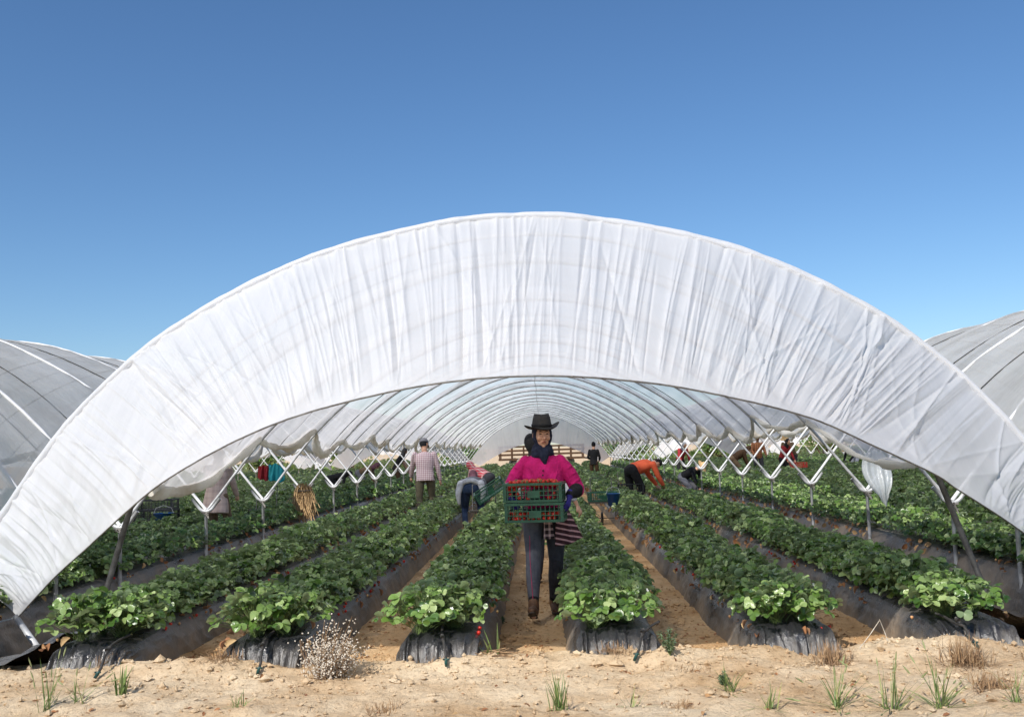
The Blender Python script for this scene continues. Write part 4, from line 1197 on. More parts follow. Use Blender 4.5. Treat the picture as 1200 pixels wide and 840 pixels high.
    if hat in ('cap', 'straw', 'brim'):
        g_ = MB(); ball(g_, head + Hd @ V3(0, .018, .004), (.080, .086, .100), Hd); grow('hair', g_, M['black'], root, vox, 1)
        hat_mesh(root, head + Hd @ V3(0, .004, .045 if hat != 'cap' else .035), Hd, hat, M[hatmat or 'grey_cloth'])
    if hat == 'scarfhat': hat_mesh(root, head + Hd @ V3(0, .004, .052), Hd, 'straw', M['strawhat'], 1.05)
    if extra: extra(root, dict(P0=P0, sp=sp, head=head, Nk=Nk, sh=sh, arms=arms, legs=lg, Hd=Hd, vox=vox))
    return root

# ---------- the woman with the crates
WG = -.06
def woman():
    root = empty('person', (.135, 8.58, WG)); k = .985; root.scale = (k * .93, k, k)
    tag(root, 'woman in black hat and magenta blouse walking towards us with green crates', 'person')
    S = V3(1, 0, 0)
    P0 = V3(.0, .02, .90)
    head = V3(.0, -.035, 1.545); Hd = rotz(.22) @ rotx(.06)
    Nk = V3(0, 0, 1.37)
    sh = [V3(-.190, .0, 1.300), V3(.190, .0, 1.300)]
    # arms out round the crates
    el = [V3(-.315, -.02, 1.075), V3(.315, -.02, 1.06)]; wr = [V3(-.318, -.235, 1.045), V3(.232, -.262, 1.03)]
    wr[0] = V3(-.30, -.22, 1.02)
    feetp = [V3(-.125, -.37, .03), V3(.065, .16, .0)]
    lg = []
    for s in (0, 1):
        hip = P0 + V3((-1, 1)[s] * .10, 0, -.03); an = feetp[s] + V3(0, .03, .10)
        lg.append((hip,) + ik(hip, an, .415, .405, V3((-1, 1)[s] * .1, -1, .1)))
    vox = .0062
    b = MB()
    ball(b, head, (.076, .094, .110), Hd, 24)
    ball(b, head + Hd @ V3(0, -.034, -.062), (.054, .054, .050), Hd, 20)           # jaw
    ball(b, head + Hd @ V3(0, -.066, -.098), (.020, .018, .015), Hd)                # chin
    for s in (-1, 1):
        ball(b, head + Hd @ V3(s * .038, -.070, -.030), (.026, .022, .026), Hd)     # cheeks
        ball(b, head + Hd @ V3(s * .034, -.086, .024), (.026, .010, .008), Hd)      # brows
        ball(b, head + Hd @ V3(s * .078, .0, -.01), (.012, .022, .030), Hd)
        ball(b, head + Hd @ V3(s * .014, -.100, -.034), (.009, .010, .008), Hd)
    chain(b, [head + Hd @ V3(0, -.092, .016), head + Hd @ V3(0, -.105, -.012), head + Hd @ V3(0, -.114, -.030)], [.009, .011, .013], n=10, sub=4)
    for z_ in (-.058, -.068): chain(b, [head + Hd @ V3(-.022, -.084, z_ + .001), head + Hd @ V3(0, -.092, z_), head + Hd @ V3(.022, -.084, z_ + .001)], [.004, .0065, .004], n=8)
    chain(b, [Nk - V3(0, 0, .05), head - V3(0, -.01, .07)], [.060, .052])
    loft(b, [V3(0, 0, .84), V3(0, 0, .92), V3(0, 0, 1.06), V3(0, 0, 1.2), V3(0, 0, 1.33), V3(0, 0, 1.385)], [.14, .165, .15, .165, .155, .06], [.105, .12, .11, .115, .09, .055], S)
    for s in (0, 1):
        chain(b, [sh[s], (sh[s] + el[s]) / 2, el[s], el[s] * .6 + wr[s] * .4, wr[s]], [.052, .048, .038, .036, .025])
        hip, kn, an = lg[s]
        chain(b, [hip, (hip + kn) / 2, kn, kn * .6 + an * .4, an], [.085, .078, .054, .055, .036])
    gd = [V3(.25, -.78, -.45), V3(-.16, -.55, -.75)]
    hand(b, wr[0], gd[0], V3(-1, 0, .25), 1.0, .55, -1, .0088); hand(b, wr[1], gd[1], V3(1, -.1, .2), 1.0, .45, 1, .0088)
    for s in (0, 1):
        an = lg[s][2]; chain(b, [an + V3(0, .02, -.05), an + V3(0, -.06, -.06), an + V3(0, -.14, -.07)], [.032, .032, .022], S=S, flat=.8)
    grow('body', b, M['skin'], root, vox, 2)
    # face details
    for s in (-1, 1):
        e = MB(); ball(e, head + Hd @ V3(s * .032, -.0875, .006), (.0125, .0065, .0048), Hd, 12); e.build('eye', M['eye'], root)
        e = MB(); chain(e, [head + Hd @ V3(s * .014, -.0965, .0235), head + Hd @ V3(s * .032, -.0985, .029), head + Hd @ V3(s * .052, -.085, .021)], [.0025, .0034, .0018], n=8); e.build('eyebrow', M['black'], root)
    e = MB()
    for z_ in (-.059, -.0655): chain(e, [head + Hd @ V3(-.021, -.0872, z_ - .005), head + Hd @ V3(0, -.0968, z_ + .001), head + Hd @ V3(.021, -.0872, z_ - .005)], [.0016, .0034, .0016], n=8)
    e.build('lips', M['lip'], root)
    # blouse
    c = MB()
    loft(c, [V3(0, .01, .90), V3(0, .01, .98), V3(0, 0, 1.08), V3(0, -.015, 1.18), V3(0, -.005, 1.28), V3(0, 0, 1.345), V3(0, 0, 1.39)], [.185, .195, .185, .198, .190, .135, .075], [.145, .155, .14, .145, .118, .09, .070], S, 30)
    for s in (-1, 1): ball(c, V3(s * .078, -.100, 1.155), (.082, .062, .078), None, 18)
    for s in (0, 1):
        we = el[s] + (wr[s] - el[s]) * .30
        chain(c, [sh[s] + V3((1, -1)[s] * .03, 0, .0), sh[s] * .55 + el[s] * .45, el[s], we], [.068, .070, .066, .056])
        for q in range(3):   # gathered folds above the cuff
            t_ = .25 + .25 * q; p = sh[s] * (1 - t_) + el[s] * t_
            chain(c, [p + V3((-1, 1)[s] * -.02, -.066, -.01), p + V3((-1, 1)[s] * .03, -.060, .02), p + V3((-1, 1)[s] * .055, -.035, .03)], [.006, .009, .005], n=8)
    for (xa, xb, za, zb, rr) in ((-.15, -.05, 1.30, 1.06, .010), (.15, .06, 1.31, 1.05, .010), (-.10, -.13, 1.10, .96, .011), (.11, .14, 1.12, .95, .011), (-.03, -.07, 1.20, 1.04, .008), (.04, .09, 1.22, 1.08, .008)):
        chain(c, [V3(xa, -.118, za), V3((xa + xb) / 2 + .01, -.158, (za + zb) / 2), V3(xb, -.150, zb)], [rr * .5, rr, rr * .6], n=8)
    for q in range(5):
        x_ = -.14 + .07 * q
        chain(c, [V3(x_, -.128 + abs(x_) * .25, .93), V3(x_ * .9, -.142 + abs(x_) * .25, 1.00), V3(x_ * .8, -.138 + abs(x_) * .2, 1.07)], [.010, .012, .006], n=8)
    bl = grow('blouse', c, M['magenta'], root, .0065, 3)
    for (x_, z_) in ((0, 1.235), (-.004, 1.195), (-.04, 1.12), (.035, 1.125), (.003, 1.09), (0, 1.155), (.012, 1.055)):
        e = MB(); ball(e, V3(x_, -.175 + (.02 if z_ > 1.19 else 0) + (.012 if z_ < 1.08 else 0), z_), (.008, .006, .008), None, 10); e.build('button', M['black'] if z_ > 1.13 else M['strawhat'], bl)
    # dark oversleeves and gloves
    for s in (0, 1):
        c = MB(); a0 = el[s] + (wr[s] - el[s]) * .08
        chain(c, [a0, el[s] * .5 + wr[s] * .5, wr[s]], [.064, .056, .038]); ball(c, a0 + (wr[s] - el[s]) * .12, .066)
        grow('oversleeve', c, M['black'], root, .007, 2)
        c = MB(); hand(c, wr[s], gd[s], V3((-1, 1)[s], -.1 * s, .2), 1.04, (.55, .45)[s], (-1, 1)[s], .0105); chain(c, [wr[s] - nrm(gd[s]) * .02, wr[s] + nrm(gd[s]) * .02], [.031, .031])
        grow('glove', c, M['purple'], root, .0045, 1)
    # scarf wound round head and neck
    c = MB(); ball(c, head + Hd @ V3(0, .026, .004), (.090, .098, .120), Hd, 24)
    t_ = np.linspace(0, 2 * PI, 17)[:-1]
    for q in range(16):
        a, b_ = t_[q], t_[(q + 1) % 16]
        f_ = lambda a: head + Hd @ V3(.076 * math.cos(a), -.052 + .022 * abs(math.cos(a)) - .012 * max(0, math.sin(a)), -.012 + .096 * math.sin(a))
        chain(c, [f_(a), f_(b_)], [.018, .018], n=10, sub=2)
    for r_, z_, rr in ((.076, 1.405, .032), (.082, 1.375, .030), (.070, 1.435, .028)):
        pts = [V3(r_ * math.cos(a), -.012 + r_ * .95 * math.sin(a), z_ + .012 * math.sin(2 * a + z_ * 30)) for a in np.linspace(0, 2 * PI, 13)]
        chain(c, pts, [rr] * 13, n=10, sub=2)
    chain(c, [V3(-.01, -.090, 1.40), V3(.01, -.106, 1.345), V3(.02, -.112, 1.30)], [.040, .038, .020]); chain(c, [V3(.04, -.095, 1.40), V3(.02, -.118, 1.33)], [.036, .026])
    chain(c, [V3(-.05, -.09, 1.42), V3(.03, -.115, 1.365), V3(.07, -.07, 1.41)], [.016, .018, .014])
    grow('headscarf', c, M['navy'], root, .0065, 2)
    ht = hat_mesh(root, head + Hd @ V3(0, -.004, .052), Hd @ rotx(-.03), 'brim', M['hatfelt'], 1.03)
    e = MB(); pts = [head + Hd @ V3(.0915 * math.cos(a), -.004 + .1035 * math.sin(a), .078) for a in np.linspace(0, 2 * PI, 25)]
    e.tube(pts, .006, 6, cap=False, flat=2.0); e.build('hat_band', M['black'], ht)
    # trousers, one leg darker, with the shade on it put into its colour
    for s in (0, 1):
        d = MB(); hip, kn, an = lg[s]
        loft(d, [V3((-1, 1)[s] * .045, .02, .80), V3((-1, 1)[s] * .055, .02, .90), V3((-1, 1)[s] * .05, .015, .98)], [.112, .135, .125], [.13, .14, .125], S)
        a2 = kn + (an - kn) * .86
        chain(d, [hip + V3(0, 0, .02), hip * .55 + kn * .45, kn, kn * .55 + a2 * .45, a2], [.112, .094, .068, .068, .050])
        for q in range(5):
            t_ = .1 + .16 * q; p = kn + (a2 - kn) * (t_ - .15)
            chain(d, [p + V3(-.045, -.045, .008 * (-1) ** q), p + V3(0, -.064, 0), p + V3(.04, -.048, -.01)], [.005, .008, .005], n=8)
        lo = grow('trouser_leg', d, M['grey_denim' if s == 0 else 'dark_denim'], root, .0068, 2)
        e = MB(); sd_ = -.035 if s == 0 else .088
        pts = [hip + V3(sd_ - .03 * (1 - s), -.094, -.05), hip * .5 + kn * .5 + V3(sd_, -.088, 0), kn + V3(sd_ * .8, -.066, 0), kn * .5 + a2 * .5 + V3(sd_ * .5, -.070, 0), a2 + V3(-.005, -.050, 0)]
        if s == 0: e.tube(cr(np.array(pts), 30), .0026, 5); e.build('seam', M['pinkth'], lo)
        c = MB(); chain(c, [kn * .22 + an * .78, an + V3(0, 0, .01)], [.051, .047]); grow('ankle_wrap', c, M['black'], root, .0065, 1)
        f = MB(); up = .30 if s == 0 else 0.0; Rf = rotx(-up)
        q_ = lambda x, y, z: an + Rf @ V3(x, y, z)
        ox = (-1, 1)[s] * .012
        chain(f, [q_(0, .035, -.055), q_(ox * .4, -.05, -.052), q_(ox, -.125, -.062), q_(ox, -.165, -.066)], [.044, .045, .042, .032], S=S, flat=.85); chain(f, [q_(0, .01, -.03), an + V3(0, 0, .025)], [.050, .048])
        bo = grow('boot', f, M['boot'], root, .0062, 1)
        f = MB(); chain(f, [q_(0, .05, -.092), q_(ox * .4, -.04, -.092), q_(ox, -.125, -.096), q_(ox, -.175, -.090)], [.040, .038, .043, .034], S=S, flat=.30); grow('sole', f, M['sole'], bo, .0062, 1)
        f = MB()
        for q in range(4): a = q_(-.02, -.035 - .022 * q, -.008 - .011 * q); f.tube([a, a + V3(.02, -.004, .006), a + V3(.04, 0, 0)], .003, 5)
        f.build('laces', M['sole'], bo)
    # striped jacket knotted round the waist: a dark knot band, a flap in front, a skirt on the hip
    def sheet(name, top_pts, bot_pts, mat, waves, amp, th=.006):
        nu, nv = 40, 26; tp = cr(np.array(top_pts), nu); bp = cr(np.array(bot_pts), nu); vv = np.linspace(0, 1, nv)
        Pp = tp[:, None] * (1 - vv[None, :, None]) + bp[:, None] * vv[None, :, None]
        ph = np.linspace(0, waves * 2 * PI, nu)[:, None] + vv[None] * .8
        Pp[..., 1] -= amp * (np.sin(ph) + .5 * np.sin(ph * 1.7 + 1)) * (.25 + vv[None] * .9)
        Q = np.concatenate([Pp.reshape(-1, 3), (Pp + [0, th, 0]).reshape(-1, 3)])
        F = gridF(nu, nv); F2 = F[:, ::-1] + nu * nv
        idx = [i * nv for i in range(nu)]; rim = list(range(nv)) + [i * nv + nv - 1 for i in range(1, nu)] + list(range((nu - 1) * nv + nv - 2, (nu - 1) * nv - 1, -1)) + [i * nv for i in range(nu - 2, 0, -1)]
        rf = np.array([[rim[i], rim[(i + 1) % len(rim)], rim[(i + 1) % len(rim)] + nu * nv, rim[i] + nu * nv] for i in range(len(rim))])
        return make(name, Q, np.concatenate([F, F2, rf]), mat, root)
    c = MB(); pts = [V3(.185 * math.cos(a), .015 + .15 * math.sin(a), .895 + .01 * math.sin(3 * a)) for a in np.linspace(0, 2 * PI, 17)]; chain(c, pts, [.024] * 17, n=10, sub=2); ball(c, V3(.03, -.145, .88), (.04, .03, .035)); grow('waist_knot', c, M['black'], root, .008, 2)
    sheet('waist_jacket', [(.11, -.13, .92), (.19, -.08, .93), (.205, .02, .93)], [(.085, -.20, .60), (.22, -.20, .615), (.345, -.10, .66)], M['stripe'], 2.2, .010)
    sheet('jacket_flap', [(-.005, -.155, .88), (.055, -.155, .88)], [(-.015, -.185, .655), (.085, -.185, .665)], M['stripe2'], .8, .006)
    return root
woman()

# ---------------------------------------------------------------- crates, berries, trolleys
M['cgreen'] = simple('green_crate_plastic', (0.020, 0.098, 0.052), (0.012, 0.060, 0.034), 9, rough=.42, bmp=.15)
M['cblack'] = simple('black_crate_plastic', (0.018, 0.02, 0.022), (0.03, 0.03, 0.03), 9, rough=.5, bmp=.15)
M['cblue'] = simple('blue_plastic', (0.015, 0.11, 0.36), (0.01, 0.08, 0.28), 9, rough=.4, bmp=.1)
def crate(loc, rz, label, mat, W=.49, Dp=.31, Hh=.17, tilt=None, nb=12, group=None, plate=True):
    root = empty('crate', loc, rz); tag(root, label, 'crate', group)
    if tilt: root.rotation_euler = tilt
    w, d, h = W / 2, Dp / 2, Hh
    m = MB()
    for s in (-1, 1):
        m.box((0, s * (d - .009), h - .010), (W + .012, .024, .020)); m.box((s * (w - .009), 0, h - .010), (.024, Dp - .032, .020))
    m.build('rim', mat, root, False)
    for sx in (-1, 1):
        for sy in (-1, 1): MB().box((sx * (w - .012), sy * (d - .012), h / 2 - .01), (.026, .026, h - .022)).build('corner_post', mat, root, False)
    for s in (-1, 1):
        m = MB()
        for zz, tt in ((.010, .020), (h * .36, .007), (h * .58, .007)): m.box((0, s * (d - .006), zz), (W - .052, .008, tt))
        for i in range(nb): m.box((-w + .035 + i * (W - .07) / (nb - 1), s * (d - .0075), h * .46), (.006, .005, h * .78))
        if plate: m.box((.01, s * (d - .001), h * .40), (.10, .006, h * .34))
        m.build('long_side', mat, root, False)
        m = MB()
        for zz, tt in ((.010, .020), (h * .36, .007), (h * .56, .010)): m.box((s * (w - .006), 0, zz), (.008, Dp - .052, tt))
        for i in range(7): m.box((s * (w - .0075), -d + .035 + i * (Dp - .07) / 6, h * .30), (.005, .006, h * .52))
        m.build('short_side', mat, root, False)
    m = MB(); m.box((0, 0, .006), (W - .03, Dp - .03, .006))
    m.build('floor', mat, root, False)
    return root
CR = R(-7)
crate((.068, 8.235, .752), CR, 'lower of the two green crates in the arms of the woman in magenta', M['cgreen'], W=.475, Hh=.155)
crate((.060, 8.235, .912), CR, 'upper of the two green crates the woman carries, heaped with red strawberries', M['cgreen'], W=.475, Hh=.155)
bm = MB(); berry(bm, np.zeros(3), .036); bo = make('strawberry', np.concatenate(bm.V), bm.F, M['berry'])
cx_ = MB()
for q in range(5):
    a = q * 2 * PI / 5; cx_.add([[0, 0, .018], [.008 * math.cos(a - .4), .008 * math.sin(a - .4), .021], [.017 * math.cos(a), .017 * math.sin(a), .017], [.008 * math.cos(a + .4), .008 * math.sin(a + .4), .021]], [(0, 1, 2, 3)])
cal = cx_.build('calyx', M['petiole'], bo)
g = np.random.default_rng(21); first = True
def put_berry(x, y, z, label):
    global first
    if first: o = bo; first = False
    else: o = copy_tree(bo)
    c_, s_ = math.cos(CR), math.sin(CR)
    o.location = (.062 + x * c_ - y * s_, 8.235 + x * s_ + y * c_, z); o.rotation_euler = tuple(g.uniform(-1.6, 1.6, 3)); s = g.uniform(.8, 1.12); o.scale = (s, s, s)
    tag(o, label, 'strawberry', 'strawberries in the carried crates')
for i in range(11):
    for j in range(7):
        for lay in range(2):
            x = -.200 + i * .040 + g.normal(0, .010); y = -.118 + j * .040 + g.normal(0, .010)
            z = .912 + .126 + lay * .028 + .010 * math.cos(x * 6) + g.normal(0, .004)
            if lay == 1 and (abs(x) > .19 or abs(y) > .11): continue
            put_berry(x, y, z, 'ripe red strawberry heaped in the upper carried crate')
for i in range(11):
    for lay in range(3):
        if g.random() < .55: put_berry(-.205 + i * .041 + g.normal(0, .012), -.112 + g.uniform(0, .03), .910 + .030 + .034 * lay + g.normal(0, .006), 'ripe strawberry pressed against the slats of the upper carried crate')
for i in range(11):
    for j in range(3):
        put_berry(-.205 + i * .041 + g.normal(0, .006), -.120 + j * .042, (.752 + .065) + g.normal(0, .006), 'red strawberry lying in the lower carried crate')
    put_berry(-.205 + i * .041 + g.normal(0, .006), -.122, (.752 + .03), 'strawberry behind the slats of the lower carried crate')

def trolley(x, y, gz, label, rz=0., Hh=.42):
    root = empty('picking_trolley', (x, y, gz), rz); tag(root, label, 'trolley', 'small picking trolleys')
    m = MB(); w, d = .24, .17
    m.tube([(-w, -d, Hh), (w, -d, Hh), (w, d, Hh), (-w, d, Hh), (-w, -d, Hh)], .010, 6)
    for sx in (-1, 1): m.tube([(sx * w, -d, Hh), (sx * w, -d, .06)], .009, 6).tube([(sx * w, d, Hh), (sx * w, d, .12), (sx * .03, d + .08, .12)], .009, 6)
    m.build('frame', M['dark_steel'], root)
    m = MB(); m.tube([(-w * .8, d, Hh), (-w * .8, d + .12, Hh + .42), (w * .8, d + .12, Hh + .42), (w * .8, d, Hh)], .010, 6); m.build('handle', M['dark_steel'], root)
    a = np.linspace(0, 2 * PI, 17); m = MB(); m.tube([(0, d + .08 + .10 * math.cos(t), .115 + .10 * math.sin(t)) for t in a], .018, 8, cap=False); wh = m.build('wheel', M['hose'], root)
    m = MB(); m.tube([(-.035, d + .08, .115), (.035, d + .08, .115)], .014, 8)
    for t in a[::4][:-1]: m.tube([(0, d + .08, .115), (0, d + .08 + .10 * math.cos(t), .115 + .10 * math.sin(t))], .005, 5)
    m.build('hub', M['steel'], wh)
    return root
def bucket(x, y, z, label, mat, r=.12, h=.22):
    root = empty('bucket', (x, y, z)); tag(root, label, 'bucket')
    a = np.linspace(0, 2 * PI, 24, endpoint=False); prof = [(.001, .0), (r * .78, 0), (r * .98, h), (r * 1.06, h), (r * 1.06, h - .02), (r * 1.0, h - .02)][:4] + [(r * .94, h - .004), (r * .74, .01), (.001, .01)]
    V = np.concatenate([np.stack([np.cos(a) * q, np.sin(a) * q, np.full(24, z_)], -1) for q, z_ in prof])
    make('shell', V, gridF(len(prof), 24, True), mat, root)
    MB().tube([(-r, 0, h), (-r * .8, 0, h + .08), (0, 0, h + .12), (r * .8, 0, h + .08), (r, 0, h)], .004, 5).build('handle', M['steel'], root)
AG = -.075
trolley(1.18, 18.0, AG, 'picking trolley carrying a green crate in the aisle right of the woman')
crate((1.18, 18.0, AG + .435), .1, 'green crate on the trolley right of the woman, above the strawberry leaves', M['cgreen'])
bucket(1.36, 17.72, AG + .36, 'blue bucket hooked on the trolley right of the walking woman', M['cblue'])
trolley(1.98, 21.3, AG, 'low dark trolley on the left of the bent picker in orange', .2)
crate((1.98, 21.3, AG + .435), .2, 'dark crate beside the bent picker in orange', M['cblack'], plate=False)
trolley(-.86, 16.5, AG, 'picking trolley half hidden behind the crates of the walking woman')
crate((-.70, 16.5, .60), 0, 'green crate tipped up behind the left arm of the walking woman', M['cgreen'], tilt=(R(8), R(-32), 0), W=.52, Hh=.18)
trolley(-5.20, 19.0, AG, 'picking trolley draped with clothes in the tunnel on the left')
for i, (z, lab) in enumerate(((.0, 'bottom'), (.17, 'top'))):
    crate((-6.25, 16.4, AG + .435 + z), .1 * i, f'black crate, {lab} one of the stack seen under the left end of the curtain', M['cblack'], plate=False, W=.62, Dp=.42)
trolley(-6.25, 16.4, AG, 'trolley under the two black crates, left of the beige coat')
bucket(-5.98, 16.0, AG + .43, 'blue tub beside the black crates at the left', M['cblue'], r=.16, h=.14)
crate((-5.15, 17.6, AG + .22), .3, 'dark green crate low in the leaves next to the beige coat', M['cgreen'])
crate((8.6, 33.4, .42), .1, 'small red crate in the plants beneath the worker in the straw hat', simple('red_plastic', (.6, .05, .04), None, 9, rough=.5), plate=False)

def drape(name, label, cat, mat, c, w, h, seed):
    gg = np.random.default_rng(seed); nu, nv = 30, 24; u_ = np.linspace(-1, 1, nu)[:, None]; v_ = np.linspace(0, 1, nv)[None]
    x = u_ * w / 2 * (1 + .15 * v_ - .5 * (v_ < .12) * (.12 - v_) * 8 * .5); z = -h * v_ * (1 - .22 * np.abs(u_ - .2)) + .02 * np.cos(u_ * 5)
    y = .03 * np.sin(u_ * 7 + seed) * (.3 + v_) + .015 * np.sin(u_ * 13 + v_ * 3)
    Pp = np.stack([x + 0 * v_, y - .02, z], -1).reshape(-1, 3); Q = np.concatenate([Pp, Pp + [0, .045, 0]])
    F = gridF(nu, nv); n_ = nu * nv
    rim = list(range(nv)) + [i * nv + nv - 1 for i in range(1, nu)] + list(range((nu - 1) * nv + nv - 2, (nu - 1) * nv - 1, -1)) + [i * nv for i in range(nu - 2, 0, -1)]
    rf = np.array([[rim[i], rim[(i + 1) % len(rim)], rim[(i + 1) % len(rim)] + n_, rim[i] + n_] for i in range(len(rim))])
    o = make(name, Q, np.concatenate([F, F[:, ::-1] + n_, rf]), mat); o.location = c; tag(o, label, cat)
    return o
drape('jacket', 'red jacket hung beside a turquoise one on the trolley at the left', 'jacket', M['red'], (-5.25, 19.18, 1.17), .20, .30, 1)
drape('jacket', 'turquoise jacket hung over the handle of the trolley at the left', 'jacket', M['teal'], (-5.02, 19.20, 1.19), .30, .36, 2)
# torn film hanging from the roof edge on the right
o = drape('torn_sheet', 'torn strip of cloudy plastic hanging from the roof edge on the right', 'plastic sheet', M['rag'], (4.21, 12.4, 1.18), .27, .70, 3)
V = np.zeros(len(o.data.vertices) * 3, dtype=np.float32); o.data.vertices.foreach_get('co', V); V = V.reshape(-1, 3)
t_ = np.clip(-V[:, 2] / .7, 0, 1); V[:, 0] = V[:, 0] * (.75 + .6 * np.sin(PI * np.clip(t_ * 1.3, 0, 1)) - .45 * t_) + .09 * t_ ** 1.5; V[:, 1] = V[:, 1] * .5 + .03 * np.sin(t_ * 7)
o.data.vertices.foreach_set('co', V.ravel()); o.data.update()
# straw tied round a post
mb = MB(); g = np.random.default_rng(3)
for i in range(300):
    a = g.uniform(0, 2 * PI); r = g.uniform(.01, .15); z0 = g.uniform(-.04, .22); L = g.uniform(.18, .55)
    x, y = r * math.cos(a), r * math.sin(a) * .5
    mb.tube([(x * .6, y * .6, -z0), (x, y, -z0 - L * .4), (x * 1.15 + g.normal(0, .04), y * 1.1 + g.normal(0, .03), -z0 - L)], g.uniform(.002, .005), 4)
pc = MB(); ball(pc, V3(0, 0, -.12), (.11, .07, .10))
sb = empty('straw_bundle', (-4.29, 18.38, .80)); sb.scale = (1.45, 1.3, 1.0); tag(sb, 'bundle of dry straw tied to a post in the left row', 'straw')
mb.build('stalks', M['straw'], sb); MB().tube([(.11 * math.cos(a), .07 * math.sin(a), -.10) for a in np.linspace(0, 2 * PI, 17)], .008, 5).build('string', M['rope'], sb)

# ---------- the other workers
def gz(x): return AG
person('man in pale plaid shirt, grey cap and khaki trousers, seen from behind on the left', (-2.27, 20.4, AG), PI + .15, 1.68, bend=.16, pel=(0, .03, .92), hands=((-.34, -.12, .74), (.30, -.42, .80)), feet=((-.15, -.12, 0), (.12, .16, 0)),
       top='plaid', legs='khaki', hat='cap', hatmat='grey_cloth', neckp=.45, wide=1.12, turn=-.5)
person('stooping picker with plum headscarf and white jacket tied round the hips', (-1.14, 17.8, AG), PI, 1.60, bend=1.35, pel=(0, .10, .80), hands=((-.22, -.45, .42), (.22, -.45, .40)), feet=((-.14, -.02, 0), (.12, .10, 0)),
       top='grey_cloth', legs='blue_denim', hat='scarf', hatmat='plum', neckp=-.6, wide=1.1,
       extra=lambda r, q: grow('tied_jacket', (lambda mb: (chain(mb, [q['P0'] + V3(-.18, .02, .06), q['P0'] + V3(-.05, .10, .14), q['P0'] + V3(.10, .10, .13), q['P0'] + V3(.18, .02, .06)], [.05, .05, .05, .05]), chain(mb, [q['P0'] + V3(-.19, .06, .08), q['P0'] + V3(-.23, .08, -.08), q['P0'] + V3(-.20, .05, -.24)], [.07, .055, .03]), chain(mb, [q['P0'] + V3(.19, .06, .08), q['P0'] + V3(.24, .08, -.10), q['P0'] + V3(.23, .05, -.28)], [.07, .055, .03]), mb)[-1])(MB()), M['white_cloth'], r, .013, 2))
person('bent picker in red and white printed top beyond the plum headscarf', (-1.15, 22.6, AG), PI + .9, 1.58, bend=1.15, pel=(0, .1, .84), hands=((-.2, -.5, .5), (.2, -.5, .45)), top='floral', legs='dark_denim', hat='scarf', hatmat='floral', neckp=-.3)
person('worker in black headgear and white top hidden behind the walking woman', (.16, 10.7, WG), PI - .1, 1.60, bend=.22, roll=.30, pel=(-.05, .03, .90), hands=((-.36, -.05, .80), (.30, -.35, .85)), top='white_cloth', legs='dark_denim', hat='scarf', hatmat='black', wide=1.1, sleeve=.7, neckp=-.2)
person('picker in orange top and black trousers bent double over the plants', (2.15, 21.4, AG), PI / 2 + .45, 1.66, bend=1.30, pel=(0, .16, .90), hands=((-.14, -.62, .42), (.16, -.70, .36)), feet=((-.13, .05, 0), (.13, .30, 0)), top='orange', legs='black', hat='hair', neckp=.35, wide=1.16)
person('worker in dark top and brown skirt standing by the right row of posts', (1.98, 36.0, AG), PI - .3, 1.55, top='black', legs='brown', hat='hair', hatmat='black', wide=.92, bend=.08, hands=((-.16, -.30, 1.0), (.16, -.28, 1.02)))
person('person in a long beige coat with fur collar among the plants at the left', (-5.00, 15.7, AG), PI - .2, 1.58, bend=.12, pel=(0, .06, .90), hands=((-.20, -.30, .85), (.20, -.32, .88)), top='beige', legs='tanc', hat='scarf', hatmat='fur', coat=.20, wide=1.15, neckp=.2,
       extra=lambda r, q: grow('fur_collar', (lambda mb: (chain(mb, [q['Nk'] + V3(.13 * math.cos(a), .02 + .10 * math.sin(a), -.03) for a in np.linspace(0, 2 * PI, 9)], [.055] * 9), mb)[-1])(MB()), M['fur'], r, .013, 1))
person('dark dressed picker far off on the left, working with a bare arm out', (-5.0, 35.0, AG), PI / 2 + .3, 1.62, bend=.5, hands=((-.2, -.5, .7), (.2, -.45, .8)), top='black', legs='brown', hat='scarf', hatmat='black', sleeve=.2)
person('picker in dusty pink bending low, farthest left between the posts', (-5.85, 33.0, AG), PI / 2, 1.60, bend=1.2, pel=(0, .1, .82), hands=((-.2, -.5, .4), (.2, -.5, .45)), top='tanc', legs='grey_cloth', hat='scarf', hatmat='plum')
person('black clad picker crouching by the left posts beyond the straw bundle', (-6.4, 31.0, AG), PI / 2 + .5, 1.60, bend=1.35, pel=(0, .1, .70), hands=((-.2, -.5, .4), (.2, -.5, .45)), top='black', legs='black', hat='scarf', hatmat='black')
person('worker in orange and brown plaid standing in the tunnel on the right', (8.0, 36.8, AG), .2, 1.62, bend=.1, hands=((-.22, -.28, .95), (.22, -.28, .95)), top='oplaid', legs='dark_denim', hat='hair', skin='skin_dark', wide=1.1)
person('worker in straw hat and brown jacket leaning over a red crate', (8.95, 35.6, AG), -.9, 1.64, bend=.5, hands=((-.2, -.45, .75), (.2, -.45, .75)), top='tanc', legs='dark_denim', hat='straw', hatmat='strawhat', wide=1.2)
person('worker in a red top beside the one with the straw hat', (8.35, 34.5, AG), .6, 1.50, bend=.45, hands=((-.2, -.45, .75), (.2, -.45, .75)), top='red', legs='black', hat='scarf', hatmat='black')
person('brown dressed picker stooping left of the worker in orange plaid', (7.05, 36.0, AG), 1.5, 1.62, bend=1.0, pel=(0, .1, .84), hands=((-.2, -.5, .4), (.2, -.5, .45)), top='brown', legs='tanc', hat='scarf', hatmat='brown', wide=1.2)
person('picker in black with pale straw hat stooping behind the right row of posts', (4.02, 27.4, GUT), 1.0, 1.58, bend=1.1, pel=(0, .1, .74), hands=((-.2, -.5, .42), (.2, -.5, .45)), top='black', legs='grey_cloth', hat='straw', hatmat='strawhat', wide=1.1)
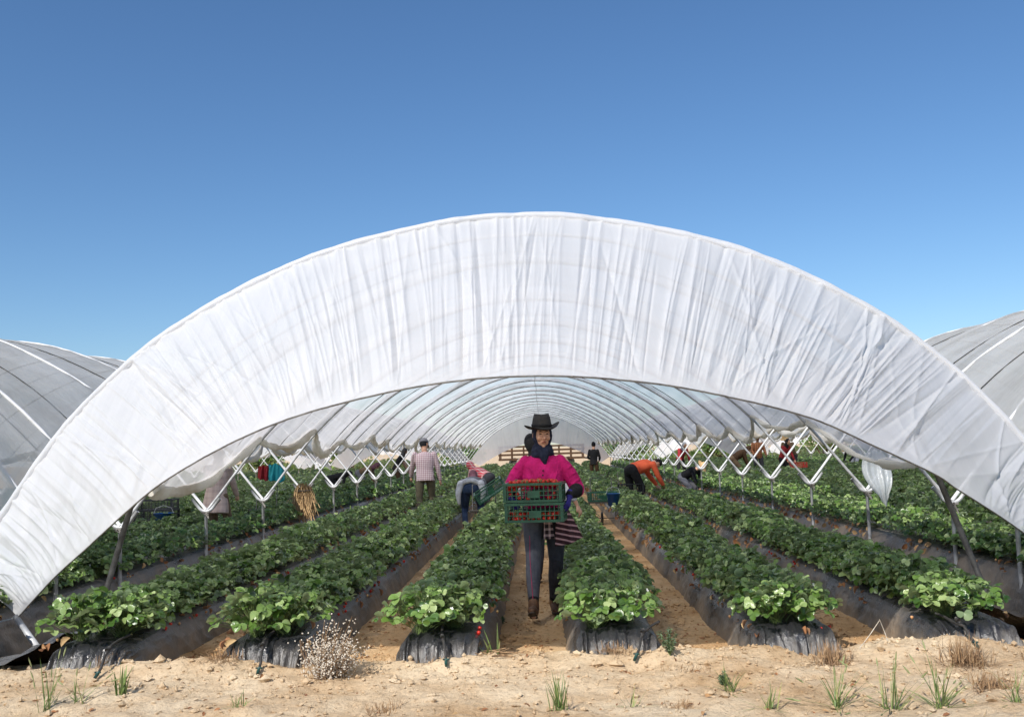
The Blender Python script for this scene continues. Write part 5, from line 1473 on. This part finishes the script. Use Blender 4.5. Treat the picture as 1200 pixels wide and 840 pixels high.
person('picker in red far behind the black clad one with the straw hat', (5.17, 36.8, AG), .4, 1.55, bend=.6, hands=((-.2, -.45, .75), (.2, -.45, .75)), top='red', legs='black', hat='scarf', hatmat='white_cloth')
person('distant picker in black bent over, rightmost before the hanging plastic strip', (12.4, 39.5, AG), -1.2, 1.6, bend=1.2, pel=(0, .1, .86), hands=((-.2, -.5, .5), (.2, -.5, .55)), top='black', legs='white_cloth', hat='straw', hatmat='strawhat')

# ---------------------------------------------------------------- beyond the far end: trailer, more tunnels, hedge
def trailer(x, y):
    root = empty('farm_trailer', (x, y, 0)); tag(root, 'slatted wooden farm trailer parked across the far mouth of the central tunnel', 'trailer')
    m = MB(); m.box((0, 0, .62), (5.6, 2.1, .12)); m.build('deck', M['brown'], root, False)
    for s in (-1, 1):
        m = MB()
        for q in range(3): m.box((0, s * 1.03, .92 + q * .26), (5.6, .03, .12))
        for q in range(8): m.box((-2.72 + q * .777, s * 1.05, 1.08), (.08, .06, .86))
        m.build('side_rails', M['brown'], root, False)
    for xx in (-1.8, 1.8):
        for s in (-1, 1):
            a = np.linspace(0, 2 * PI, 21); w = MB(); w.tube([(xx + .26 * math.cos(t), s * .95, .36 + .26 * math.sin(t)) for t in a], .09, 10, cap=False)
            wh = w.build('wheel', M['hose'], root); w = MB(); w.tube([(xx, s * .95 - .06, .36), (xx, s * .95 + .06, .36)], .17, 16); w.build('rim', M['dark_steel'], wh)
    m = MB(); m.tube([(2.8, .3, .6), (3.9, 0, .5), (2.8, -.3, .6)], .05, 6); m.build('drawbar', M['dark_steel'], root)
trailer(.1, 66.0)
far_lab = [(-3.5, 'second tunnel from the left in the far block beyond the field'), (-2.5, 'third tunnel from the left in the far block beyond the field'), (-4.5, 'leftmost tunnel of the far block beyond the field'), (-1.5, 'tunnel of the far block just left of the far mouth'),
           (1.5, 'tunnel of the far block just right of the far mouth'), (2.5, 'second tunnel right of the far mouth in the far block'), (3.5, 'third tunnel right of the far mouth in the far block'), (4.5, 'rightmost tunnel of the far block beyond the field')]
for q, lab in far_lab:
    X0 = q * BAY; root = empty('polytunnel', (X0, 76, 0)); tag(root, lab, 'polytunnel', 'far block of polytunnels')
    prof = cr(full(IP), 50); yy = np.linspace(0, 60, 31)
    Vv = np.stack([np.repeat(prof[None, 3:-3, 0], 31, 0), np.repeat(yy[:, None], 44, 1), np.repeat(prof[None, 3:-3, 1], 31, 0) - .08 * np.abs(np.sin(yy[:, None] * PI / 4))], -1)
    make('roof_film', Vv.reshape(-1, 3), gridF(31, 44), M['side_cover'], root)
    b_ = np.stack([prof[:, 0] * .9, np.full(50, -1.6), np.minimum(.2 + 1.5 * np.clip(1 - np.abs(prof[:, 0] * .9 / 4.0) ** 1.7, 0, 1), prof[:, 1] - .05)], -1)
    a_ = np.stack([prof[:, 0], np.zeros(50), prof[:, 1]], -1); vv = np.linspace(0, 1, 6)
    make('curtain', (a_[:, None] * (1 - vv[None, :, None]) + b_[:, None] * vv[None, :, None]).reshape(-1, 3), gridF(50, 6), M['curtain'], root)
    for i in range(8): MB().tube(np.stack([prof[:, 0], np.full(50, i * 8.0), prof[:, 1] - .02], -1), .03, 5).build('hoop', M['steel'], root)
    for s in (-1, 1):
        for i in range(8): MB().tube([(s * HALF, i * 8.0, 0), (s * HALF, i * 8.0, .67)], .03, 5).build('post', M['steel'], root)
# foliage mass of the far block and a hedge
def blobs(name, label, kind, cat, pts, n, size, mat, group=None):
    gg = np.random.default_rng(len(pts) + n); Vs, Fs, Ts = [], [], []; b = 0
    for (x, y, z, rx, rz_) in pts:
        for i in range(n):
            d = nrm(gg.normal(0, 1, 3)) * gg.uniform(.55, 1.05); p = V3(x + d[0] * rx, y + d[1] * rx, max(.05, z + d[2] * rz_))
            Mx = frame(gg.normal(0, 1, 3) + [0, 0, .8], gg.normal(0, 1, 3)); Vs.append((LF * size * gg.uniform(.6, 1.3)) @ Mx.T + p); Fs.append(LFF + b); b += len(LF); Ts.append(np.full(len(LF), gg.uniform(.05, .7)))
    return np.concatenate(Vs), np.concatenate(Fs), np.concatenate(Ts)
pts = [(x * 1.1, y, .3, .5, .25) for x in range(-36, 37) for y in np.arange(77, 100, 2.5) if abs(x) > 6]
Vv, Ff, Tt = blobs('', '', '', '', pts, 14, .35, None)
o = make('far_crop', Vv, Ff, M['leaf'], tone=Tt); tag(o, 'low green crop under the far block of tunnels', 'crop', kind='stuff')
M['bark'] = simple('bark', (.10, .07, .045), None, 10, rough=.9)
places = ['farthest left', 'left of the straw bundle', 'behind the left posts', 'beyond the far mouth on its left', 'beyond the far mouth on its right', 'behind the right posts', 'behind the workers on the right', 'farthest right']
for i, (x, h) in enumerate(((-27, 2.6), (-20, 2.2), (-13.5, 2.5), (-5.5, 1.9), (6.2, 1.9), (13, 2.4), (20, 2.6), (27, 2.3))):
    root = empty('shrub', (x, 71.5, 0)); tag(root, f'dark green shrub at the far field edge, {places[i]}', 'shrub', 'shrubs beyond the field')
    gg = np.random.default_rng(i + 60); cl_ = [(gg.normal(0, .8), gg.normal(0, .4), h * gg.uniform(.35, .7), gg.uniform(.5, .9), gg.uniform(.35, .6)) for _ in range(9)]
    Vv, Ff, Tt = blobs('', '', '', '', cl_, 110, .22, None); make('crown', Vv, Ff, M['leaf'], root, tone=Tt)
    m = MB()
    for (cx2, cy2, cz2, _, _) in cl_[:5]: m.tube([(0, 0, 0), (cx2 * .4, cy2 * .4, cz2 * .5), (cx2, cy2, cz2)], [.08, .05, .02], 6)
    m.build('trunk', M['bark'], root)
